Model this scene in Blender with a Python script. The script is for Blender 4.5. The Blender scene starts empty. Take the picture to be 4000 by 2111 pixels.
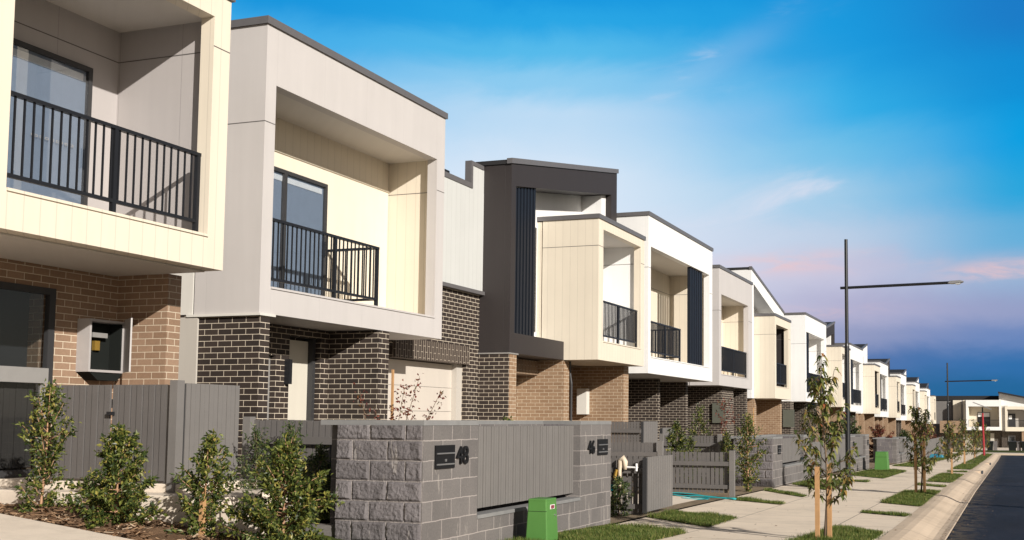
import bpy, bmesh, math, random
from mathutils import Vector, Matrix
R=random.Random(7)
sc=bpy.context.scene
COL=sc.collection
rad=math.radians
# ------------------------------------------------------------ helpers
class MB:
    """collects shapes; build() links them as one mesh object"""
    def __init__(s): s.v=[]; s.f=[]
    def poly(s,pts):
        n=len(s.v); s.v+= [tuple(p) for p in pts]; s.f.append(tuple(range(n,n+len(pts)))); return s
    def box(s,x0,x1,y0,y1,z0,z1):
        if x0>x1: x0,x1=x1,x0
        if y0>y1: y0,y1=y1,y0
        if z0>z1: z0,z1=z1,z0
        n=len(s.v)
        s.v+=[(x0,y0,z0),(x1,y0,z0),(x1,y1,z0),(x0,y1,z0),(x0,y0,z1),(x1,y0,z1),(x1,y1,z1),(x0,y1,z1)]
        s.f+=[tuple(n+i for i in q) for q in ((0,3,2,1),(4,5,6,7),(0,1,5,4),(1,2,6,5),(2,3,7,6),(3,0,4,7))]
        return s
    def prism(s,poly,a0,a1,axis='x'):
        n=len(s.v); k=len(poly)
        if axis=='x':
            s.v+=[(a0,p,q) for p,q in poly]+[(a1,p,q) for p,q in poly]
        elif axis=='y':
            s.v+=[(p,a0,q) for p,q in poly]+[(p,a1,q) for p,q in poly]
        else:
            s.v+=[(p,q,a0) for p,q in poly]+[(p,q,a1) for p,q in poly]
        s.f.append(tuple(n+i for i in range(k))); s.f.append(tuple(n+k+i for i in reversed(range(k))))
        for i in range(k):
            j=(i+1)%k; s.f.append((n+i,n+k+i,n+k+j,n+j))
        return s
    def tube(s,pts,rads,seg=6,cap=True):
        pts=[Vector(p) for p in pts]; base=len(s.v)
        for i,p in enumerate(pts):
            d=(pts[min(i+1,len(pts)-1)]-pts[max(i-1,0)])
            d=d.normalized() if d.length>1e-9 else Vector((0,0,1))
            a=d.cross(Vector((0.31,0.95,0.05)));
            if a.length<.1: a=d.cross(Vector((1,0,0)))
            a.normalize(); b=d.cross(a)
            r=rads[i] if hasattr(rads,'__len__') else rads
            for k in range(seg):
                t=2*math.pi*k/seg
                s.v.append(tuple(p+a*(r*math.cos(t))+b*(r*math.sin(t))))
        for i in range(len(pts)-1):
            for k in range(seg):
                k2=(k+1)%seg
                s.f.append((base+i*seg+k,base+i*seg+k2,base+(i+1)*seg+k2,base+(i+1)*seg+k))
        if cap:
            s.f.append(tuple(base+k for k in reversed(range(seg))))
            s.f.append(tuple(base+(len(pts)-1)*seg+k for k in range(seg)))
        return s
    def build(s,name,mat,parent=None,smooth=False,bevel=0):
        o=None
        off=Vector(parent_loc(parent)) if parent else Vector((0,0,0))
        me=bpy.data.meshes.new(name)
        me.from_pydata([tuple(Vector(v)-off) for v in s.v],[],s.f)
        bm=bmesh.new(); bm.from_mesh(me); bmesh.ops.recalc_face_normals(bm,faces=bm.faces); bm.to_mesh(me); bm.free()
        if smooth:
            me.polygons.foreach_set('use_smooth',[True]*len(me.polygons))
        me.materials.append(mat)
        o=bpy.data.objects.new(name,me); COL.objects.link(o)
        if parent: o.parent=parent
        if bevel:
            m=o.modifiers.new('bevel','BEVEL'); m.width=bevel; m.segments=2; m.limit_method='ANGLE'
        return o
    def raw(s,name,mat,parent=None):
        """no normal recalculation: for leaves and blades"""
        off=Vector(parent_loc(parent)) if parent else Vector((0,0,0))
        me=bpy.data.meshes.new(name)
        me.from_pydata([(v[0]-off.x,v[1]-off.y,v[2]-off.z) for v in s.v],[],s.f)
        me.materials.append(mat)
        o=bpy.data.objects.new(name,me); COL.objects.link(o)
        if parent: o.parent=parent
        return o
def parent_loc(p):
    v=Vector((0,0,0))
    while p is not None: v=v+p.location; p=p.parent
    return v
def tag(o,label=None,cat=None,group=None,kind=None):
    if label: o['label']=label
    if cat: o['category']=cat
    if group: o['group']=group
    if kind: o['kind']=kind
    return o
def thing(name,loc,label,cat,group=None):
    o=bpy.data.objects.new(name,None); o.location=loc; o.empty_display_size=.2; COL.objects.link(o)
    return tag(o,label,cat,group)
def copy_tree(o,parent=None):
    c=o.copy(); COL.objects.link(c); c.parent=parent
    for ch in list(o.children): copy_tree(ch,c)
    return c
GP=[(-60,.12),(0,.12),(9,.08),(15,-.1),(29.4,-.24),(79,-1.07),(110,-1.5),(165,-2.1),(400,-4)]
def zg(y):
    for (a,b),(c,d) in zip(GP,GP[1:]):
        if y<=c: return b+(d-b)*(y-a)/(c-a) if y>=a else GP[0][1]
    return GP[-1][1]
# ------------------------------------------------------------ materials
def newmat(name):
    m=bpy.data.materials.new(name); m.use_nodes=True; nt=m.node_tree
    for n in list(nt.nodes): nt.nodes.remove(n)
    out=nt.nodes.new('ShaderNodeOutputMaterial'); b=nt.nodes.new('ShaderNodeBsdfPrincipled')
    nt.links.new(b.outputs[0],out.inputs[0]); return m,nt,b,out
def nd(nt,t,**k):
    n=nt.nodes.new(t)
    for a,v in k.items(): setattr(n,a,v)
    return n
def mth(nt,op,a,b=None,c=None):
    n=nd(nt,'ShaderNodeMath',operation=op)
    for i,v in enumerate((a,b,c)):
        if v is None: continue
        if isinstance(v,(int,float)): n.inputs[i].default_value=v
        else: nt.links.new(v,n.inputs[i])
    return n.outputs[0]
def mixc(nt,fac,a,b,mode='MIX'):
    n=nd(nt,'ShaderNodeMix',data_type='RGBA',blend_type=mode)
    for i,v in ((0,fac),(6,a),(7,b)):
        if isinstance(v,(int,float)): n.inputs[i].default_value=v
        elif isinstance(v,tuple): n.inputs[i].default_value=(v[0],v[1],v[2],1)
        else: nt.links.new(v,n.inputs[i])
    return n.outputs[2]
def noise(nt,scale,detail=4,rough=.55,vec=None,dist=0):
    n=nd(nt,'ShaderNodeTexNoise'); n.inputs['Scale'].default_value=scale; n.inputs['Detail'].default_value=detail
    n.inputs['Roughness'].default_value=rough; n.inputs['Distortion'].default_value=dist
    if vec is not None: nt.links.new(vec,n.inputs['Vector'])
    return n.outputs[0]
def coords(nt):
    tc=nd(nt,'ShaderNodeTexCoord'); sp=nd(nt,'ShaderNodeSeparateXYZ'); nt.links.new(tc.outputs['Object'],sp.inputs[0])
    return tc.outputs['Object'],sp.outputs[0],sp.outputs[1],sp.outputs[2]
def comb(nt,x,y,z=0.0):
    n=nd(nt,'ShaderNodeCombineXYZ')
    for i,v in enumerate((x,y,z)):
        if isinstance(v,(int,float)): n.inputs[i].default_value=v
        else: nt.links.new(v,n.inputs[i])
    return n.outputs[0]
def bump(nt,b,h,strength=.3,dist=.01):
    n=nd(nt,'ShaderNodeBump'); n.inputs['Strength'].default_value=strength; n.inputs['Distance'].default_value=dist
    nt.links.new(h,n.inputs['Height']); nt.links.new(n.outputs[0],b.inputs['Normal'])
def ramp(nt,fac,stops,interp='LINEAR'):
    n=nd(nt,'ShaderNodeValToRGB'); cr=n.color_ramp; cr.interpolation=interp
    while len(cr.elements)>1: cr.elements.remove(cr.elements[-1])
    cr.elements[0].position=stops[0][0]; cr.elements[0].color=(*stops[0][1],1)
    for p,c in stops[1:]:
        e=cr.elements.new(p); e.color=(*c,1)
    if fac is not None: nt.links.new(fac,n.inputs[0])
    return n.outputs[0]
def streaks(nt,z,u):
    """faint vertical rain marks"""
    return noise(nt,1.0,5,.6,comb(nt,mth(nt,'MULTIPLY',u,5.0),mth(nt,'MULTIPLY',z,.35),0.0))
def paint(name,c,rough=.55,groove=0,joint=0,var=.10,panel=0,ls=.42):
    """painted cladding; groove = spacing of vertical v-joints, joint = height spacing of panel joints"""
    m,nt,b,_=newmat(name); v,x,y,z=coords(nt); u=mth(nt,'ADD',x,y)
    n1=noise(nt,.9,4,.6,v); n2=streaks(nt,z,u)
    f=mth(nt,'ADD',mth(nt,'MULTIPLY',n1,.5),mth(nt,'MULTIPLY',n2,.5))
    col=mixc(nt,f,tuple(a*(1-var*1.6) for a in c),tuple(min(1,a*(1+var)) for a in c))
    h=noise(nt,60,3,.6,v)
    line=None
    if groove:
        fr=mth(nt,'FRACT',mth(nt,'DIVIDE',mth(nt,'ADD',u,100.0),groove))
        line=mth(nt,'LESS_THAN',fr,.012/groove)
    if panel:
        fr=mth(nt,'FRACT',mth(nt,'DIVIDE',mth(nt,'ADD',u,100.0),panel))
        l2=mth(nt,'LESS_THAN',fr,.009/panel); line=l2 if line is None else mth(nt,'MAXIMUM',line,l2)
    if joint:
        zz=mth(nt,'ABSOLUTE',mth(nt,'SUBTRACT',z,joint)); l2=mth(nt,'LESS_THAN',zz,.009)
        line=l2 if line is None else mth(nt,'MAXIMUM',line,l2)
    if line is not None:
        col=mixc(nt,mth(nt,'MULTIPLY',line,ls),col,tuple(a*.35 for a in c))
        hh=mth(nt,'SUBTRACT',mth(nt,'MULTIPLY',h,.05),line); bump(nt,b,hh,.5,.006)
    else: bump(nt,b,h,.08,.004)
    nt.links.new(col,b.inputs['Base Color']); b.inputs['Roughness'].default_value=rough
    b.inputs['Specular IOR Level'].default_value=.3
    return m
def brick(name,c1,c2,mortar,bw=.24,bh=.086,ms=.0052,soldier=False,rough=.8):
    m,nt,b,_=newmat(name); v,x,y,z=coords(nt); u=mth(nt,'ADD',x,y)
    vec=comb(nt,z,u) if soldier else comb(nt,u,z)
    br=nd(nt,'ShaderNodeTexBrick'); nt.links.new(vec,br.inputs['Vector'])
    br.inputs['Scale'].default_value=1; br.inputs['Brick Width'].default_value=bw; br.inputs['Row Height'].default_value=bh
    br.inputs['Mortar Size'].default_value=ms; br.inputs['Mortar Smooth'].default_value=.15
    br.inputs['Color1'].default_value=(*c1,1); br.inputs['Color2'].default_value=(*c2,1); br.inputs['Mortar'].default_value=(*mortar,1)
    n=noise(nt,28,5,.65,v); n0=noise(nt,1.3,3,.6,v)
    col=mixc(nt,.55,br.outputs['Color'],mixc(nt,n,(.35,.33,.31),(1,1,1)),'MULTIPLY')
    col=mixc(nt,.35,col,mixc(nt,n0,(.6,.58,.56),(1.0,1,1)),'MULTIPLY')
    nt.links.new(col,b.inputs['Base Color']); b.inputs['Roughness'].default_value=rough
    h=mth(nt,'ADD',mth(nt,'MULTIPLY',br.outputs['Fac'],-1.0),mth(nt,'MULTIPLY',n,.35)); bump(nt,b,h,.7,.006)
    return m
def block(name,c,rough_face):
    m,nt,b,_=newmat(name); v,x,y,z=coords(nt); u=mth(nt,'ADD',x,y)
    wob=mth(nt,'MULTIPLY',mth(nt,'SUBTRACT',noise(nt,6,3,.6,v),.5),.02)
    vec=comb(nt,mth(nt,'ADD',u,wob),mth(nt,'ADD',z,wob))
    br=nd(nt,'ShaderNodeTexBrick'); nt.links.new(vec,br.inputs['Vector'])
    br.inputs['Scale'].default_value=1; br.inputs['Brick Width'].default_value=.4; br.inputs['Row Height'].default_value=.2
    br.inputs['Mortar Size'].default_value=.006; br.inputs['Mortar Smooth'].default_value=.2
    br.inputs['Color1'].default_value=(*[a*.86 for a in c],1); br.inputs['Color2'].default_value=(*[a*1.1 for a in c],1)
    br.inputs['Mortar'].default_value=(.34,.32,.31,1)
    n=noise(nt,45,6,.7,v); nb=noise(nt,2.2,4,.6,v); nl=noise(nt,14,5,.65,v,.6)
    stain=noise(nt,1.0,4,.7,comb(nt,mth(nt,'MULTIPLY',u,7.0),mth(nt,'MULTIPLY',z,1.2)))
    col=mixc(nt,.8,br.outputs['Color'],mixc(nt,n,(.45,.43,.44),(1.25,1.22,1.2)),'MULTIPLY')
    col=mixc(nt,.6,col,mixc(nt,nb,(.55,.54,.56),(1.25,1.22,1.18)),'MULTIPLY')
    w=mth(nt,'MULTIPLY',mth(nt,'GREATER_THAN',stain,.62),.25)
    col=mixc(nt,w,col,(.46,.42,.38))
    nt.links.new(col,b.inputs['Base Color']); b.inputs['Roughness'].default_value=.92; b.inputs['Specular IOR Level'].default_value=.15
    h=mth(nt,'ADD',mth(nt,'MULTIPLY',br.outputs['Fac'],-.35 if rough_face else -.6),mth(nt,'ADD',mth(nt,'MULTIPLY',n,.3),mth(nt,'MULTIPLY',nl,.9 if rough_face else .1)))
    bump(nt,b,h,.9 if rough_face else .45,.02 if rough_face else .006)
    return m
def plain(name,c,rough=.5,metal=0,var=.1,scale=8,bs=.1,spec=.4):
    m,nt,b,_=newmat(name); v,x,y,z=coords(nt)
    n=noise(nt,scale,4,.6,v); col=mixc(nt,n,tuple(a*(1-var) for a in c),tuple(min(1,a*(1+var)) for a in c))
    nt.links.new(col,b.inputs['Base Color']); b.inputs['Roughness'].default_value=rough; b.inputs['Metallic'].default_value=metal
    b.inputs['Specular IOR Level'].default_value=spec
    bump(nt,b,noise(nt,scale*12,3,.6,v),bs,.003)
    return m
def glass(name,tint,refl=.12):
    """glazing: clear enough to show the room behind, mirror-like on top"""
    m=bpy.data.materials.new(name); m.use_nodes=True; nt=m.node_tree
    for n in list(nt.nodes): nt.nodes.remove(n)
    out=nd(nt,'ShaderNodeOutputMaterial'); tr=nd(nt,'ShaderNodeBsdfTransparent'); gl=nd(nt,'ShaderNodeBsdfGlossy')
    tr.inputs[0].default_value=(*tint,1); gl.inputs['Roughness'].default_value=.015
    fr=nd(nt,'ShaderNodeFresnel'); fr.inputs[0].default_value=1.55
    g=nd(nt,'ShaderNodeNewGeometry'); f=mth(nt,'MULTIPLY',mth(nt,'ADD',fr.outputs[0],refl),mth(nt,'SUBTRACT',1.0,g.outputs['Backfacing']))
    mx=nd(nt,'ShaderNodeMixShader'); nt.links.new(f,mx.inputs[0]); nt.links.new(tr.outputs[0],mx.inputs[1]); nt.links.new(gl.outputs[0],mx.inputs[2])
    nt.links.new(mx.outputs[0],out.inputs[0]); return m
def leafmat(name,stops,rough=.45,transl=.25):
    m=bpy.data.materials.new(name); m.use_nodes=True; nt=m.node_tree
    for n in list(nt.nodes): nt.nodes.remove(n)
    out=nd(nt,'ShaderNodeOutputMaterial'); b=nd(nt,'ShaderNodeBsdfPrincipled'); t=nd(nt,'ShaderNodeBsdfTranslucent')
    g=nd(nt,'ShaderNodeNewGeometry'); c=ramp(nt,g.outputs['Random Per Island'],stops)
    nt.links.new(c,b.inputs['Base Color']); nt.links.new(c,t.inputs[0]); b.inputs['Roughness'].default_value=rough
    b.inputs['Specular IOR Level'].default_value=.35
    mx=nd(nt,'ShaderNodeMixShader'); mx.inputs[0].default_value=transl
    nt.links.new(b.outputs[0],mx.inputs[1]); nt.links.new(t.outputs[0],mx.inputs[2]); nt.links.new(mx.outputs[0],out.inputs[0])
    return m
M={}
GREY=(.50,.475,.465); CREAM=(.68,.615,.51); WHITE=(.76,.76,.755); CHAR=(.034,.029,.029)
M['grey']=paint('grey_cladding',GREY,panel=1.19,ls=.10); M['grey_panel']=paint('grey_panels',(.40,.375,.37),panel=1.0)
M['cream_vj']=paint('cream_v_joint',CREAM,groove=.2,ls=.24); M['cream']=paint('cream_cladding',(.71,.645,.53))
M['white']=paint('white_cladding',WHITE,panel=1.19,ls=.06); M['white_vj']=paint('white_v_joint',(.52,.53,.52),groove=.2,ls=.2)
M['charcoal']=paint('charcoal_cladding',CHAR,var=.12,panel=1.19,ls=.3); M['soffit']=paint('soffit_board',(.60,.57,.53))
M['pale']=paint('pale_cladding',(.62,.60,.56)); M['beige']=paint('beige_cladding',(.46,.43,.39))
M['cap']=plain('roof_metal',(.135,.13,.135),.45,.2); M['roof']=plain('roof_sheet',(.028,.028,.03),.85,0,.1,8,.1,.15)
M['tan_brick']=brick('tan_brick',(.29,.18,.105),(.375,.25,.155),(.74,.63,.49))
M['h1_brick']=brick('brown_brick',(.285,.18,.115),(.37,.245,.165),(.74,.63,.49))
M['dark_brick']=brick('dark_brick',(.024,.016,.013),(.046,.031,.024),(.74,.65,.53))
M['soldier']=brick('soldier_course',(.05,.036,.028),(.075,.055,.043),(.50,.43,.35),soldier=True)
M['soldier_tan']=brick('soldier_course_tan',(.2,.13,.08),(.26,.17,.1),(.50,.43,.35),soldier=True)
M['rough']=block('split_face_block',(.165,.158,.165),True); M['smooth']=block('smooth_block',(.172,.166,.163),False)
M['blockcap']=plain('block_cap',(.19,.19,.19),.85,0,.25,6,.3)
M['black']=plain('black_powdercoat',(.013,.014,.017),.38,0,.1); M['navy']=plain('slat_paint',(.010,.013,.020),.5,0,.1,8,.1,.25)
M['frame']=plain('window_frame',(.035,.035,.037),.4); M['alu']=plain('aluminium_frame',(.33,.32,.31),.4,.3)
M['fence']=plain('fence_paint',(.155,.146,.14),.6,0,.12,3,.15); M['fence_dark']=plain('fence_paint_shaded',(.112,.104,.101),.65,0,.15,3,.2)  # darker tone is the same fence with its side shade put into the colour
M['garage']=paint('garage_door_paint',(.52,.475,.425)); M['door']=paint('door_paint',(.56,.53,.46))
M['glass']=glass('window_glass',(.86,.88,.90),.08); M['glass_dark']=glass('dark_glass',(.72,.73,.73),.06)
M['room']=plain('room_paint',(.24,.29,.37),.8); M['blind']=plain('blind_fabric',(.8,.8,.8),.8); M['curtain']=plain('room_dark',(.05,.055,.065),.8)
M['box_green']=plain('green_fibreglass',(.075,.20,.045),.5,0,.12,5,.25); M['sticker']=plain('sticker_white',(.75,.72,.7),.5); M['maroon']=plain('sticker_ink',(.25,.05,.08),.5)
M['timber']=plain('stake_timber',(.42,.24,.11),.75,0,.25,14,.3); M['trunk']=plain('bark',(.16,.115,.08),.85,0,.3,20,.4); M['pinkbark']=plain('pale_bark',(.38,.22,.13),.8,0,.25,20,.3)
M['lamp']=plain('lamp_alloy',(.45,.45,.46),.35,.7); M['lens']=plain('lamp_lens',(.6,.62,.62),.15)
M['red']=plain('red_paint',(.33,.025,.035),.5); M['hose']=plain('teal_hose',(.02,.32,.36),.45); M['pvc']=plain('pipe_lagging',(.62,.52,.40),.6); M['brass']=plain('brass',(.45,.28,.06),.4,.6)
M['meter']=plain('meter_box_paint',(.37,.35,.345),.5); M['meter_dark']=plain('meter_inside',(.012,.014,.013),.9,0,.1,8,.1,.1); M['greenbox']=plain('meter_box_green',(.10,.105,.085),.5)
M['mail']=plain('letterbox_black',(.010,.010,.011),.5,0,.1,8,.05,.2); M['steel']=plain('brushed_steel',(.45,.45,.46),.35,.8); M['tarp']=plain('blue_plastic',(.03,.2,.3),.5)
LEAF_SHRUB=leafmat('shrub_leaves',[(0,(.022,.038,.012)),(.38,(.05,.076,.019)),(.62,(.105,.13,.03)),(.86,(.18,.20,.045)),(1,(.33,.29,.07))],.4,.3)
LEAF_TIP=leafmat('young_leaves',[(0,(.10,.13,.03)),(.5,(.24,.25,.055)),(1,(.40,.30,.08))],.4,.35)
LEAF_HEDGE=leafmat('hedge_leaves',[(0,(.025,.042,.018)),(.55,(.05,.078,.026)),(.85,(.095,.125,.04)),(1,(.17,.18,.05))])
LEAF_PEAR=leafmat('pear_leaves',[(0,(.05,.07,.022)),(.35,(.095,.125,.034)),(.65,(.19,.20,.055)),(.85,(.30,.27,.085)),(.95,(.32,.19,.06)),(1,(.32,.10,.045))],.4,.3)
LEAF_RED=leafmat('red_leaves',[(0,(.07,.02,.015)),(.5,(.16,.04,.03)),(.8,(.22,.07,.04)),(1,(.10,.09,.03))])
GRASS=leafmat('grass_blades',[(0,(.05,.085,.016)),(.5,(.095,.145,.026)),(.82,(.17,.20,.045)),(1,(.36,.31,.12))],.6,.3)
def concrete(name,c,xj=(),ystep=0,yoff=0):
    m,nt,b,_=newmat(name); v,x,y,z=coords(nt)
    n1=noise(nt,.55,5,.6,v); n2=noise(nt,6,5,.65,v); n3=noise(nt,90,3,.6,v)
    f=mth(nt,'ADD',mth(nt,'MULTIPLY',n1,.55),mth(nt,'ADD',mth(nt,'MULTIPLY',n2,.3),mth(nt,'MULTIPLY',n3,.15)))
    col=ramp(nt,f,[(.3,tuple(a*.72 for a in c)),(.5,c),(.72,tuple(min(1,a*1.13) for a in c))])
    st=noise(nt,1.0,5,.7,comb(nt,mth(nt,'MULTIPLY',x,.5),mth(nt,'MULTIPLY',y,2.6)))
    col=mixc(nt,mth(nt,'MULTIPLY',mth(nt,'GREATER_THAN',st,.64),.16),col,tuple(a*.55 for a in c))
    line=None
    for xx in xj:
        l=mth(nt,'LESS_THAN',mth(nt,'ABSOLUTE',mth(nt,'SUBTRACT',x,xx)),.008); line=l if line is None else mth(nt,'MAXIMUM',line,l)
    if ystep:
        fr=mth(nt,'FRACT',mth(nt,'DIVIDE',mth(nt,'ADD',y,200.0-yoff),ystep)); l=mth(nt,'LESS_THAN',fr,.018/ystep)
        line=l if line is None else mth(nt,'MAXIMUM',line,l)
    h=mth(nt,'ADD',mth(nt,'MULTIPLY',n3,.25),mth(nt,'MULTIPLY',n2,.2))
    if line is not None:
        col=mixc(nt,mth(nt,'MULTIPLY',line,.75),col,(.07,.06,.05)); h=mth(nt,'SUBTRACT',h,line)
    nt.links.new(col,b.inputs['Base Color']); b.inputs['Roughness'].default_value=.88; b.inputs['Specular IOR Level'].default_value=.2
    bump(nt,b,h,.35,.006); return m
M['path']=concrete('footpath_concrete',(.74,.63,.505),(-2.42,-4.05),1.5,.3); M['slab']=concrete('slab_concrete',(.68,.595,.50)); M['kerb']=concrete('kerb_concrete',(.56,.45,.34),(),2.4)
def asphalt():
    m,nt,b,_=newmat('asphalt'); v,x,y,z=coords(nt)
    n=noise(nt,120,3,.7,v); n1=noise(nt,1.2,5,.6,comb(nt,mth(nt,'MULTIPLY',x,.9),mth(nt,'MULTIPLY',y,.18)))
    n2=noise(nt,.25,4,.6,v)
    col=ramp(nt,n1,[(.3,(.007,.009,.016)),(.55,(.012,.015,.027)),(.75,(.026,.03,.044))])
    col=mixc(nt,.6,col,mixc(nt,n,(.4,.4,.4),(1.5,1.5,1.5)),'MULTIPLY')
    # grit washed along the gutter edge
    e=nd(nt,'ShaderNodeMapRange'); nt.links.new(x,e.inputs[0]); e.inputs[1].default_value=-.9; e.inputs[2].default_value=-.35; e.inputs[3].default_value=1; e.inputs[4].default_value=0
    g=mth(nt,'MULTIPLY',e.outputs[0],mth(nt,'GREATER_THAN',noise(nt,3.5,5,.7,v),.5))
    col=mixc(nt,mth(nt,'MULTIPLY',g,.55),col,(.17,.13,.08))
    nt.links.new(col,b.inputs['Base Color'])
    r=nd(nt,'ShaderNodeMapRange'); nt.links.new(n2,r.inputs[0]); r.inputs[3].default_value=.7; r.inputs[4].default_value=.95; b.inputs['Specular IOR Level'].default_value=.22; nt.links.new(r.outputs[0],b.inputs['Roughness'])
    bump(nt,b,n,.6,.006); return m
M['asphalt']=asphalt()
def soil(name,c1,c2,sc_=5):
    m,nt,b,_=newmat(name); v,x,y,z=coords(nt); n=noise(nt,sc_,6,.7,v); n2=noise(nt,45,4,.7,v)
    f=mth(nt,'ADD',mth(nt,'MULTIPLY',n,.6),mth(nt,'MULTIPLY',n2,.4))
    nt.links.new(ramp(nt,f,[(.3,c1),(.7,c2)]),b.inputs['Base Color']); b.inputs['Roughness'].default_value=.95; b.inputs['Specular IOR Level'].default_value=.1
    bump(nt,b,f,.9,.03); return m
M['mulch']=soil('mulch_soil',(.07,.042,.026),(.24,.15,.09)); M['earth']=soil('earth',(.16,.12,.08),(.3,.24,.17),1.5); M['turf']=soil('turf_soil',(.03,.042,.010),(.075,.09,.02),4)
M['chips']=leafmat('bark_chips',[(0,(.09,.05,.028)),(.5,(.21,.12,.065)),(.85,(.34,.22,.13)),(1,(.47,.37,.27))],.9,0)
# ------------------------------------------------------------ ground
def strip(name,x0,x1,ys,dz,mat,kind='structure',zf=None):
    mb=MB(); zf=zf or (lambda x,y:zg(y)+dz)
    for a,b in zip(ys,ys[1:]):
        mb.poly([(x0,a,zf(x0,a)),(x1,a,zf(x1,a)),(x1,b,zf(x1,b)),(x0,b,zf(x0,b))])
    o=mb.build(name,mat); tag(o,kind=kind); return o
YS=[-60,0,9,15,29.4,50,79,104]
gr=MB(); gy=[-400,-60,0,9,15,29.4,50,79,110,165,400,900]; gx=[-700,-60,-6.6,60,700]
for a,b in zip(gy,gy[1:]):
    for c,d in zip(gx,gx[1:]):
        gr.poly([(c,a,zg(a)-.2),(d,a,zg(a)-.2),(d,b,zg(b)-.2),(c,b,zg(b)-.2)])
tag(gr.build('ground',M['earth']),kind='structure')
strip('footpath',-5.42,-1.6,YS,0,M['path'])
strip('road',-.9,7.0,YS,-.13,M['asphalt'])
# road bends right at the far end
mb=MB(); z1=zg(104)-.13
mb.poly([(7.0,96.5,zg(96.5)-.13),(60,96.5,zg(96.5)-.13),(60,104,z1),(7.0,104,z1)]); tag(mb.build('side_road',M['asphalt']),kind='structure')
strip('verge',8.0,30,[-60,0,9,15,29.4,50,79,96],-.02,M['turf'])
# roll kerb and gutter
prof=[(-1.6,0.0),(-1.46,.0),(-1.36,-.012),(-1.24,-.055),(-1.14,-.10),(-1.06,-.125),(-.98,-.128),(-.9,-.118),(-.885,-.125)]
mb=MB()
ys=[-60,-20,0]+[2+i*2 for i in range(52)]
for a,b in zip(ys,ys[1:]):
    for (x0,d0),(x1,d1) in zip(prof,prof[1:]):
        mb.poly([(x0,a,zg(a)+d0+.004),(x1,a,zg(a)+d1+.004),(x1,b,zg(b)+d1+.004),(x0,b,zg(b)+d0+.004)])
ko=mb.build('kerb',M['kerb'],smooth=True); tag(ko,kind='structure')
mb=MB(); y0=104
for (x0,d0),(x1,d1) in zip(prof,prof[1:]):
    ya=y0+(-x0-.88); yb=y0+(-x1-.88)
    mb.poly([(-1.6,ya,zg(104)+d0+.006),(60,ya,zg(104)+d0+.006),(60,yb,zg(104)+d1+.006),(-1.6,yb,zg(104)+d1+.006)])
tag(mb.build('far_kerb',M['kerb']),kind='structure')
strip('far_footpath',-12,60,[104.75,112],.0,M['slab']); strip('far_lawn',-12,60,[112,127],.01,M['turf'])
strip('far_driveway',-12,60,[127,156],.0,M['slab'])
# front yards
strip('garden_bed',-11.6,-5.42,[12.5,15,29.4,50,79,110,153],.02,M['earth'])
mb=MB();
for (a,b,zz) in ((16.75,21.45,0),):
    mb.poly([(-5.45,a,zg(a)+.008),(-11.4,a,.06),(-11.4,b,.06),(-5.45,b,zg(b)+.008)])
tag(mb.build('driveway',M['slab']),kind='structure')
# H1 side: sloping driveway, mulch bed, terrace
def drv(x): return .27+(-7.75-x)*.115
mb=MB(); mb.poly([(-5.5,4.5,.02),(-5.5,8.22,drv(-5.6)),(-14,8.22,drv(-14)),(-14,4.5,drv(-14))]); 
tag(mb.build('sloping_driveway',M['slab']),kind='structure')
strip('front_path',-5.5,-1.6,[-60,0,4.5,8.2,9.3],.006,M['path'])
mb=MB(); N=24
for i in range(N):
    for j in range(4):
        xa=-10.6+(i)*(4.75/N); xb=-10.6+(i+1)*(4.75/N); ya=8.2+j*.27; yb=8.2+(j+1)*.27
        def zz(x,y): return min(drv(x)-.03,.42)+.03*math.sin(x*7+y*9)+.02*math.sin(x*17-y*5)+(.03 if y>8.3 else -.03)
        mb.poly([(xa,ya,zz(xa,ya)),(xb,ya,zz(xb,ya)),(xb,yb,zz(xb,yb)),(xa,yb,zz(xa,yb))])
tag(mb.build('mulch_bed',M['mulch'],smooth=True),kind='structure')
mb=MB()
for i in range(2600):
    x=R.uniform(-10.4,-6.0); y=R.uniform(8.24,9.18); z=min(drv(x)-.03,.42)+.03*math.sin(x*7+y*9)+.02*math.sin(x*17-y*5)+.035
    a=R.uniform(0,math.pi); l=R.uniform(.015,.05); w=R.uniform(.004,.011); t=R.uniform(-.015,.015)
    dx,dy=math.cos(a)*l,math.sin(a)*l; px,py=-math.sin(a)*w,math.cos(a)*w
    mb.poly([(x-dx-px,y-dy-py,z-t),(x+dx-px,y+dy-py,z+t),(x+dx+px,y+dy+py,z+t+.006),(x-dx+px,y-dy+py,z-t+.006)])
tag(mb.raw('bark_mulch',M['chips']),kind='stuff')
# small yard of the second house behind the block wall
mb=MB(); mb.poly([(-7.3,9.3,.30),(-5.6,9.3,.1),(-5.6,12.6,.02),(-10.2,12.6,.3),(-8.4,10.8,.33),(-7.3,10.8,.33)]); tag(mb.build('yard_lawn',M['turf']),kind='structure')
def terrace():
    t=thing('terrace_steps',(-9.0,9.6,.3),'pale concrete terrace and steps behind the three front shrubs','steps')
    MB().box(-14,-7.5,9.2,9.57,.1,.60).build('retaining_wall',M['slab'],t,bevel=.012)
    MB().box(-14,-8.28,9.57,11.2,.1,.69).build('upper_slab',M['slab'],t,bevel=.012)
    MB().box(-8.28,-7.5,9.57,10.72,.1,.60).build('landing',M['slab'],t,bevel=.012)
    MB().box(-7.5,-6.98,9.17,10.1,.1,.475).build('step',M['slab'],t,bevel=.012)
terrace()
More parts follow.
